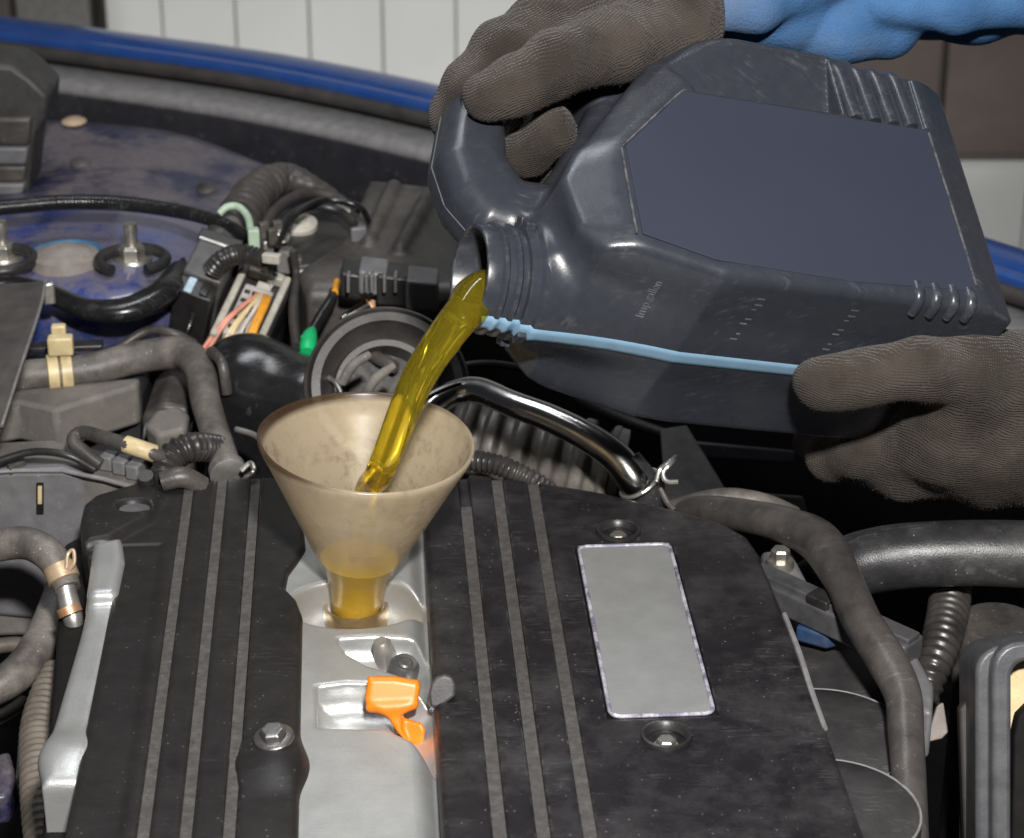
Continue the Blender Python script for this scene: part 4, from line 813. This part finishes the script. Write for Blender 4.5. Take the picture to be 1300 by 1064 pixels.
def frame(x0, th_, y0, d, r, mat, dep):
    o_ = arch(x0, 1420, y0, 1100, r, d); i_ = arch(x0 + th_, 1420, y0 + th_, 1100, max(r - th_ * .6, 8), d); V, F = prism(o_ + i_[::-1], FWD * dep); return put('frame', V, F, mat, t, bevel=.0025)
m_fb = M('fusebox_grey', (.075, .077, .085), .4, dust=.3, dustcol=(.17, .16, .155))
frame(1239, 20, 820, 1.272, 34, m_fb, .05); frame(1260, 24, 815, 1.262, 36, m_fb, .05)
V, F = prism([PX(x, y, 1.285) for x, y in ((1283, 842), (1420, 834), (1420, 1100), (1283, 1100))], FWD * .004); put('inner_panel', V, F, m_cream, t, smooth=False)
V, F = prism([PX(x, y, 1.268) for x, y in ((1288, 935), (1294, 908), (1312, 890), (1420, 880), (1420, 1100), (1284, 1100))], FWD * .014); put('dark_insert', V, F, m_void, t, bevel=.002)
t = thing('bay_stay', 'dim black stay bar and plate deep below the gloved hand', 'bracket', PZ(1000, 640, -.1))
V, F = prism([PX(x, y, 1.62) for x, y in ((905, 622), (1020, 630), (1028, 660), (940, 660))], FWD * .01); put('plate', V, F, m_black, t, bevel=.002)
V, F = prism([PX(x, y, 1.72) for x, y in ((880, 560), (1010, 572), (1010, 590), (880, 582))], FWD * .01); put('bar', V, F, m_inner, t, bevel=.002)

# ================================================================== FUNNEL AND OIL
rim = PY(465, 558, fb[1] - .004); axis_f = rim - fb; LF = np.linalg.norm(axis_f); axis_f /= LF; RR = rpx(rim, 138.5)
fun = thing('funnel', 'wide stained translucent plastic funnel standing in the oil filler neck', 'funnel', rim - [0, 0, .101])
oc = [(.0150, .002), (.0156, .014), (.0172, .024), (.0200, .030)]
prof = oc + [(RR - .0055, LF - .013), (RR - .0022, LF - .007), (RR - .0006, LF - .0035), (RR, LF - .0008), (RR - .0010, LF + .0004), (RR - .0022, LF - .0008), (RR - .0034, LF - .0070), (RR - .0068, LF - .013), (.0193, .0305), (.0166, .025), (.0150, .014), (.0144, .002), (.0150, .002)]
V, F = lathe(prof, fb, axis_f, seg=96); V[:] = V + np.outer(np.sin(np.arctan2(V[:, 1] - fb[1], V[:, 0] - fb[0]) * 2 + .6) * .0011 * np.clip((V[:, 2] - fb[2]) / LF, 0, 1), [0, 0, 1])
cone = put('cone', V, F, m_funnel, fun, sharp=0)
oil = thing('engine_oil', 'golden engine oil stream pouring from canister mouth into the funnel', 'oil', fb)
lv = .038; sl = (RR - .0068 - .0186) / (LF - .013 - .0305)
V, F = lathe([(0, .004), (.0142, .004), (.0148, .014), (.0164, .0255), (.0190, .031), (.0190 + sl * (lv - .031) - .0002, lv), (0.011, lv - .0012), (.004, lv - .0005), (0, lv)], fb, axis_f, seg=64); put('pool', V, F, m_pool, oil, sharp=50)

# ================================================================== CANISTER
RC = np.array([[-.9237, .1412, -.3562], [-.0881, .8264, .5561], [-.3729, -.5451, .7509]]); U_, S_, Vt_ = np.linalg.svd(RC); RC = U_ @ Vt_
TC = np.array([.25252554, -.20041579, 1.39]); WB, TT = .171, .1375
def CW(P):
    P = np.atleast_2d(np.asarray(P, float)); c = TC + P @ RC.T
    return CAM + np.outer(c[:, 0], RT) - np.outer(c[:, 1], UP) + np.outer(c[:, 2], FWD)
can = thing('oil_canister', 'dark blue-grey plastic oil canister tilted to pour, with handle and sight strip', 'canister', CW((0, .085, .067))[0])
HC = .0015; mid = TT / 2; NB = .1355
class CG(Grid): pass
def can_sdf(g):
    poly = [(-.004, .003), (.054, -.001), (.060, -.006), (.163, -.009), (.180, -.007), (.190, .014), (.247, .088), (.256, .106), (.252, .140), (.240, .1555), (.177, .171), (-.004, .171)]
    f = rext(poly2(g.x, g.y, poly), np.abs(g.z - mid) - mid, .0065)
    fc = mid - np.abs(g.z - mid)          # depth below the nearer broad face
    def facet(f, d, s, k=.005): return smax(f, (s * d - fc) / math.sqrt(1 + s * s), k)
    rec = np.maximum(np.maximum(.0765 - g.x, (g.x - .170) - .25 * (.04 - g.y)), np.maximum(g.y - .0415, -.001 - g.y)) + 0 * g.z
    f = smax(f, -np.maximum(rec, fc - (.0025 + .36 * g.y)), .0015)
    f = smax(f, -np.maximum(np.maximum(np.maximum(.022 - g.x, g.x - .0735), g.y - .0425) + 0 * g.z, fc - .0025), .0015)
    f = facet(f, (g.x - .181) * .737 - (g.y - .042) * .676, 0.62, .004)
    f = facet(f, g.x - .226 + 0 * g.y, .50, .004)
    f = facet(f, (g.x - .227) * .305 + (g.y - .156) * .952, 1.1, .012)
    f = facet(f, .018 - g.x + 0 * g.y, .45, .002)
    class Q_: pass
    qz = Q_(); qz.x, qz.y, qz.z = g.x, g.y, fc
    f = smax(f, -cap(qz, (.280, .146, .012), (.236, .1535, -.004), .015, .007), .006)
    rad = np.sqrt((g.y - NB) ** 2 + (g.z - mid) ** 2) + 0 * g.x
    f = smin(f, smax(rad - .0338 + .00 * g.x, g.x - .2625 + 0 * g.y, .003), .014)
    outer = [(.140, -.030), (.160, -.050), (.215, -.050), (.255, -.024), (.293, .022), (.304, .062), (.300, .089), (.286, .110), (.262, .118), (.235, .09), (.180, .02)]
    hole = [(.263, .060), (.260, .032), (.241, .002), (.226, -.009), (.207, -.008), (.206, .010), (.234, .058), (.246, .074), (.257, .074)]
    f = smin(f, rext(poly2(g.x, g.y, outer), np.abs(g.z - mid) - .021, .015), .010)
    f = smax(f, -poly2(g.x, g.y, hole) + 0 * g.z, .016)
    f = smax(f, -np.maximum(rad - .0255, .215 - g.x), .002)
    return f
g = Grid((-.012, -.060, -.008), (.312, .180, TT + .008), HC)
f = can_sdf(g); V, F = surfnet(f, g); put('body', CW(V), F[:, ::-1].copy(), m_can, can, sharp=0)
def clocal(name, V, F, mat, par=can, **kw): return put(name, CW(V), F, mat, par, **kw)
# label panel
lab = [(.1785, .0435), (.2215, .090), (.2228, .150), (.182, .1615), (.100, .1645), (.0225, .160), (.0222, .0445)]
V, F = prism([(a, b, -.0005) for a, b in lab], (0, 0, .0012)); clocal('label_panel', V, F, m_label, smooth=False, bevel=.0004)
for pts_ in ([(.1745, .041, .001), (.183, .0475, -.0002), (.2235, .0905, -.0002)], [(.2245, .092, -.0002), (.2255, .120, -.0002), (.2262, .150, .0002)], [(.0215, .046, -.0002), (.0213, .100, -.0002), (.0215, .156, -.0002)]):
    V, F = tube(pts_, .0007, seg=6, per=6); clocal('panel_ridge', V, F, m_ridge)
# neck: hollow spout with threads
pr = [(.0338, .258), (.0338, .2618), (.0318, .2635), (.0318, .2690), (.0290, .2695), (.0290, .2725), (.0306, .2740), (.0306, .2760), (.0288, .2775), (.0288, .2800), (.0303, .2815), (.0303, .2832), (.0286, .2845), (.0286, .2915), (.0280, .2925), (.0262, .2925), (.0255, .2915), (.0255, .218)]
V, F = lathe(pr, (0, NB, mid), (1, 0, 0), seg=72, caps=False); clocal('threaded_neck', V, F, m_can, sharp=35)
for ang in (math.radians(-112), math.radians(-78), math.radians(100), math.radians(140)):
    dirr = np.array([0, math.sin(ang), math.cos(ang)]) if False else np.array([0, math.sin(ang), -math.cos(ang)])
    c = np.array([.2662, NB, mid]) + dirr * .0330; tn = np.cross([1, 0, 0], dirr)
    V, F = box(c, np.array([.0026, 0, 0]), dirr * .0022, tn * .0042); clocal('ratchet_tooth', V, F, m_can, bevel=.0006)
for ang in (-2.62, -2.35):
    dirr = np.array([0, math.sin(ang), math.cos(ang)]); c = np.array([.2662, NB, mid]) + dirr * .0330; tn = np.cross([1, 0, 0], dirr)
    V, F = box(c, np.array([.0026, 0, 0]), dirr * .0022, tn * .0035); clocal('ratchet_tooth', V, F, m_can, bevel=.0006)
# sight strip follows the narrow side and the neck
def surf_b(a, c):
    bs_ = np.linspace(.130, .185, 221)
    class Q: pass
    q = Q(); q.x = np.full(221, a, np.float32); q.y = bs_.astype(np.float32); q.z = np.full(221, c, np.float32)
    v = can_sdf(q); i = np.where(v < 0)[0]
    return bs_[i[-1]] if len(i) else .16
rows_, prf = [], []
for a in list(np.arange(.002, .2615, .004)): rows_.append((a, None))
for a, r in ((.2618, .0343), (.2640, .0323), (.2690, .0323), (.2697, .0295), (.2725, .0295), (.2742, .0311), (.2760, .0311), (.2777, .0293), (.2800, .0293), (.2817, .0308), (.2832, .0308), (.2847, .0291), (.2915, .0291)): rows_.append((a, r))
cw_ = [-.0062, -.0050, -.0022, .0016, .0042, .0055]; V = []
for a, r in rows_:
    for k, dc in enumerate(cw_):
        cc = mid + .002 + dc; prd = -.0006 if k in (0, 5) else .0007
        bb = surf_b(a, cc) if r is None else NB + math.sqrt(r * r - (cc - mid) ** 2) - .0004
        V.append((a, bb + prd, cc))
n = len(cw_); V = np.array(V); V[:, 1] = V[:, 1]
F = [(i * n + j, i * n + j + 1, (i + 1) * n + j + 1, (i + 1) * n + j) for i in range(len(rows_) - 1) for j in range(n - 1)]
clocal('sight_strip', V, F, m_strip, sharp=60)
# grip ribs near the base
for a in (.068, .0555, .0435, .031):
    V, F = tube([(a, .0425, .0018), (a + .001, .030, .0018), (a + .002, .012, .0020), (a + .003, .002, .0050), (a + .003, -.001, .012)], [.0042, .0044, .0044, .0042, .004], seg=14); clocal('grip_rib', V, F, m_can)
for a in (.060, .049, .038, .027):
    V, F = tube([(a, .159, .0012), (a, .1655, .0014), (a, .1695, .0048), (a, .1710, .0125)], [.0030, .0036, .0036, .0028], seg=12); clocal('grip_rib', V, F, m_can)
# mould seam round the handle
seam = [(.166, -.0505), (.213, -.0500), (.262, -.028), (.2960, .024), (.3032, .062), (.2935, .098), (.272, .1165)]
seam = catmull(np.array([(a, b, mid) for a, b in seam]), 6)
class Q: pass
def grad_push(P):
    out = []
    for p in P:
        for it in range(6):
            q = Q(); e = 5e-4; pts = np.array([p, p + [e, 0, 0], p + [0, e, 0]], np.float32); q.x, q.y, q.z = pts.T
            v = can_sdf(q); gr = np.array([v[1] - v[0], v[2] - v[0], 0]) / e; p = p - gr * v[0] / (gr @ gr + 1e-6)
        out.append(p)
    return np.array(out)
seam = grad_push(seam); V, F = tube(seam, .00045, seg=6, per=2); clocal('mould_seam', V, F, m_canline)
# moulded lettering and graduation ticks on the narrow side
def text_mesh(s, size, ext):
    cu = bpy.data.curves.new('txt', 'FONT'); cu.body = s; cu.size = size; cu.extrude = ext; cu.align_x = 'LEFT'
    ob = bpy.data.objects.new('txt', cu); col.objects.link(ob); dg = bpy.context.evaluated_depsgraph_get(); me = ob.evaluated_get(dg).to_mesh()
    V = np.array([v.co[:] for v in me.vertices]); F = [tuple(p.vertices) for p in me.polygons]; ob.evaluated_get(dg).to_mesh_clear()
    bpy.data.objects.remove(ob); bpy.data.curves.remove(cu); return V, F
def on_narrow(V, a0, c0, tilt=0.0):
    # text x runs towards the label edge (-c), text y towards the base... (letters stand along a)
    out = []
    for x, y, z in V:
        a = a0 + y * 1.0; c = c0 - x; out.append((a, surf_b(a, c) + z, c))
    return np.array(out)
V, F = text_mesh('Imp.gallon', .0068, .0003); clocal('moulded_lettering', on_narrow(V, .205, .048), F, m_canline, smooth=False)
for a0 in (.1500, .0930):
    for k in range(9):
        c = .016 + .0042 * k + (0.001 if k % 3 else 0); w = .0022 if k % 3 else .0032
        if k in (3, 6): continue
        b_s = surf_b(a0, c); V, F = box((a0 + .0006 * math.sin(k * 2.3 + a0 * 99), b_s, c), (w * (.7 + .3 * math.sin(k * 1.7)), 0, 0), (0, .0004, 0), (0, 0, .0005)); clocal('graduation_tick', V, F, m_canline, smooth=False)

# ------------------------------------------------------------------ oil stream from the mouth
m0 = CW((.255, .1450, mid))[0]; m1 = CW((.284, .1455, mid))[0]
pts = [m0, m1] + [PX(x, y, d) for x, y, d in ((588, 398, 1.243), (558, 437, 1.243), (531, 480, 1.247), (513, 522, 1.252), (498, 560, 1.262), (482, 600, 1.276))] + [fb + axis_f * .078 + RT * .002, fb + axis_f * (lv - .006)]
rd = [.0135, .0138] + [rpx(PX(580, 408, 1.245), q) for q in (25, 22.5, 21, 19.5, 18, 17, 16, 15)]
V, F = tube(pts, rd, seg=48, per=14, mod=lambda s, th: 1 + .10 * np.sin(2 * th + 9 * s + .8) + .025 * np.sin(3 * th - 14 * s) + .004 * np.sin(5 * th + 70 * s + 2 * math.sin(s * 60)))
put('stream', V, F, m_oil, oil, sharp=0)

# ================================================================== GLOVED HANDS
def fuzz(V, F, n, length, mat, parent, seed):
    rs = np.random.RandomState(seed); fi = rs.randint(0, len(F), n); q = V[F[fi]]
    w = rs.dirichlet(np.ones(4), n); p = (q * w[:, :, None]).sum(1); nr = np.cross(q[:, 1] - q[:, 0], q[:, 2] - q[:, 0]); nr /= np.linalg.norm(nr, axis=1)[:, None] + 1e-12
    d = nr + rs.normal(0, .75, (n, 3)); d /= np.linalg.norm(d, axis=1)[:, None]; L = length * rs.uniform(.4, 1.3, n)[:, None]
    sd = np.cross(d, rs.normal(size=(n, 3))); sd /= np.linalg.norm(sd, axis=1)[:, None]; wd = .00009
    A = p - nr * .0003 - sd * wd; B = p - nr * .0003 + sd * wd; mdl = p + d * L * .55; C = mdl + sd * wd * .7; D = mdl - sd * wd * .7; E_ = p + d * L + rs.normal(0, .3, (n, 3)) * L * .5
    VV = np.stack([A, B, C, D, E_], 1).reshape(-1, 3); b = np.arange(n)[:, None] * 5
    FF = np.vstack([np.hstack([b, b + 1, b + 2]), np.hstack([b, b + 2, b + 3]), np.hstack([b + 3, b + 2, b + 4])])
    o = put('fuzz', VV, FF, mat, parent, sharp=0); o['kind'] = 'stuff'; return o
m_fuzz = M('glove_lint', (.065, .052, .043), .9, var=.3, bump=0)
G1, G2 = (.037, .029, .024), (.072, .057, .047)
def hand_mesh(chains, lo, hi, h, k=.012, dimple=()):
    g = Grid(lo, hi, h); f = None
    for ch, kk in chains:
        c = None
        for (pa_, ra), (pb_, rb) in zip(ch[:-1], ch[1:]):
            d = cap(g, pa_, pb_, ra, rb); c = d if c is None else smin(c, d, .006)
        f = c if f is None else smin(f, c, kk)
    for (pa_, pb_, r) in dimple: f = smax(f, -cap(g, pa_, pb_, r, r), .006)
    rs = np.random.RandomState(3)
    wv = 0
    for i in range(5):
        kx = rs.normal(size=3); kx = kx / np.linalg.norm(kx) * rs.uniform(110, 260); wv = wv + np.sin(g.x * kx[0] + g.y * kx[1] + g.z * kx[2] + rs.uniform(0, 6))
    f = f + wv * .00035
    return surfnet(f, g)
def J(x, y, d, r): p = PX(x, y, d); return (p, r * d / FPX)
# -- lower hand supporting the base
ch = [([J(1042, 488, 1.300, 35), J(1095, 480, 1.300, 37), J(1165, 468, 1.305, 40), J(1235, 472, 1.325, 52), J(1330, 480, 1.35, 62)], .010),
      ([J(1215, 520, 1.355, 62), J(1330, 520, 1.37, 80)], .020),
      ([J(1200, 565, 1.365, 55), J(1330, 560, 1.375, 62)], .022),
      ([J(1330, 545, 1.375, 78), J(1425, 560, 1.40, 72), J(1490, 575, 1.42, 68)], .02),
      ([J(1052, 580, 1.420, 28), J(1090, 577, 1.398, 30), J(1150, 562, 1.385, 35), J(1225, 550, 1.37, 48)], .016),
      ([J(1030, 560, 1.465, 22), J(1052, 580, 1.420, 28)], .004),
      ([J(1092, 592, 1.425, 26), J(1150, 602, 1.400, 32), J(1240, 590, 1.385, 44), J(1330, 580, 1.39, 50)], .018),
      ([J(1180, 612, 1.420, 28), J(1255, 606, 1.400, 32), J(1330, 590, 1.39, 40)], .016)]
lo = PX(1180, 530, 1.38)
V, F = hand_mesh(ch, (PX(990, 500, 1.35)[0], 1.10, -.02), (PX(1500, 500, 1.38)[0] + .03, 1.45, .16), .0016)
hnd = thing('gloved_hand', 'brown knit gloved hand gripping the canister base with thumb on its side', 'hand', PX(1250, 540, 1.36), 'gloved hands of the mechanic')
put('glove', V, F, mat_knit('brown_knit', tuple(UP * .97 + RT * .15 - FWD * .25), G1, G2, along=tuple(RT)), hnd, sharp=0)
fuzz(V, F, 22000, .0010, m_fuzz, hnd, 1)
# -- upper hand wrapped round the handle
ch = [([J(622, 123, 1.292, 34), J(655, 109, 1.294, 38), J(705, 82, 1.304, 41), J(775, 58, 1.326, 47), J(850, 40, 1.36, 52)], .009),        # thumb along the near side
      ([J(850, 34, 1.38, 52), J(900, 5, 1.43, 46), J(980, -15, 1.455, 44), J(1060, -30, 1.47, 44)], .020),                                 # wrist
      ([J(690, 42, 1.355, 46), J(760, 20, 1.37, 62), J(850, 20, 1.375, 62)], .018),                                                         # back of hand
      ([J(690, 42, 1.35, 46), J(640, 64, 1.338, 39), J(598, 106, 1.332, 33), J(573, 146, 1.340, 27), J(578, 176, 1.37, 21)], .010),        # index over the outer bend
      ([J(720, 20, 1.385, 44), J(665, 50, 1.395, 36), J(630, 110, 1.41, 30), J(640, 185, 1.405, 27), J(652, 216, 1.375, 20)], .006),       # middle
      ([J(640, 222, 1.375, 22), J(668, 196, 1.338, 30), J(702, 165, 1.325, 33)], .004),
      ([J(668, 240, 1.37, 15), J(648, 217, 1.345, 17)], .002),                                                     # finger end through the handle
      ([J(672, 240, 1.385, 24), J(708, 210, 1.362, 27), J(728, 182, 1.352, 24)], .003),
      ([J(760, 0, 1.41, 46), J(700, 60, 1.44, 34), J(690, 150, 1.44, 28), J(700, 200, 1.41, 26)], .006)]
V, F = hand_mesh(ch, (PX(540, 100, 1.40)[0], 1.20, .12), (PX(1075, 0, 1.44)[0], 1.52, .38), .0016)
hnd2 = thing('gloved_hand', 'dirty brown knit gloved hand in blue sleeve wrapped round the canister handle', 'hand', PX(760, 60, 1.36), 'gloved hands of the mechanic')
put('glove', V, F, mat_knit('brown_knit_worn', tuple(-UP * .86 + RT * .42 + FWD * .2), tuple(x * .92 for x in G1), tuple(x * .95 for x in G2), along=tuple(RT * .9 - UP * .4)), hnd2, sharp=0)
fuzz(V, F, 20000, .0010, m_fuzz, hnd2, 2)
# sleeve with folds
g = Grid((PX(850, 0, 1.45)[0], 1.22, .19), (PX(1480, 0, 1.6)[0], 1.66, .44), .0022)
def chain(ch):
    c = None
    for (pa_, ra), (pb_, rb) in zip(ch[:-1], ch[1:]):
        d = cap(g, pa_, pb_, ra, rb); c = d if c is None else smin(c, d, .012)
    return c
f = chain([J(840, -8, 1.43, 68), J(1000, -10, 1.445, 70), J(1120, -22, 1.485, 70), J(1330, -45, 1.54, 88), J(1480, -70, 1.6, 96)])
f = smin(f, chain([J(985, 10, 1.452, 50), J(1060, 22, 1.450, 54), J(1125, 30, 1.458, 46)]), .002)
f = smin(f, chain([J(1165, -20, 1.475, 62), J(1240, -24, 1.485, 72), J(1330, -30, 1.51, 72)]), .004)
f = smin(f, chain([J(1060, -10, 1.44, 40), J(1150, -2, 1.455, 42), J(1230, -6, 1.475, 36)]), .006)
f = smin(f, chain([J(880, 20, 1.40, 28), J(960, 8, 1.405, 30), J(1050, -25, 1.42, 30)]), .008)
f = smin(f, chain([J(1120, 5, 1.43, 26), J(1210, 8, 1.445, 32), J(1330, -5, 1.47, 40)]), .007)
aw = (g.x * .9 + g.z * .5); f = f + .0009 * np.sin(aw * 62 + 1.5 * np.sin(g.z * 60 + g.x * 25)) + .0012 * np.sin(g.z * 130 + g.x * 25 + 1.2 * np.sin(g.x * 60))
x0_ = PX(866, 20, 1.42)[0]; f = smax(f, x0_ - g.x + .1 * (g.z - .3) + 0 * g.y, .003)
V, F = surfnet(f, g); put('sleeve', V, F, m_sleeve, hnd2, sharp=0)
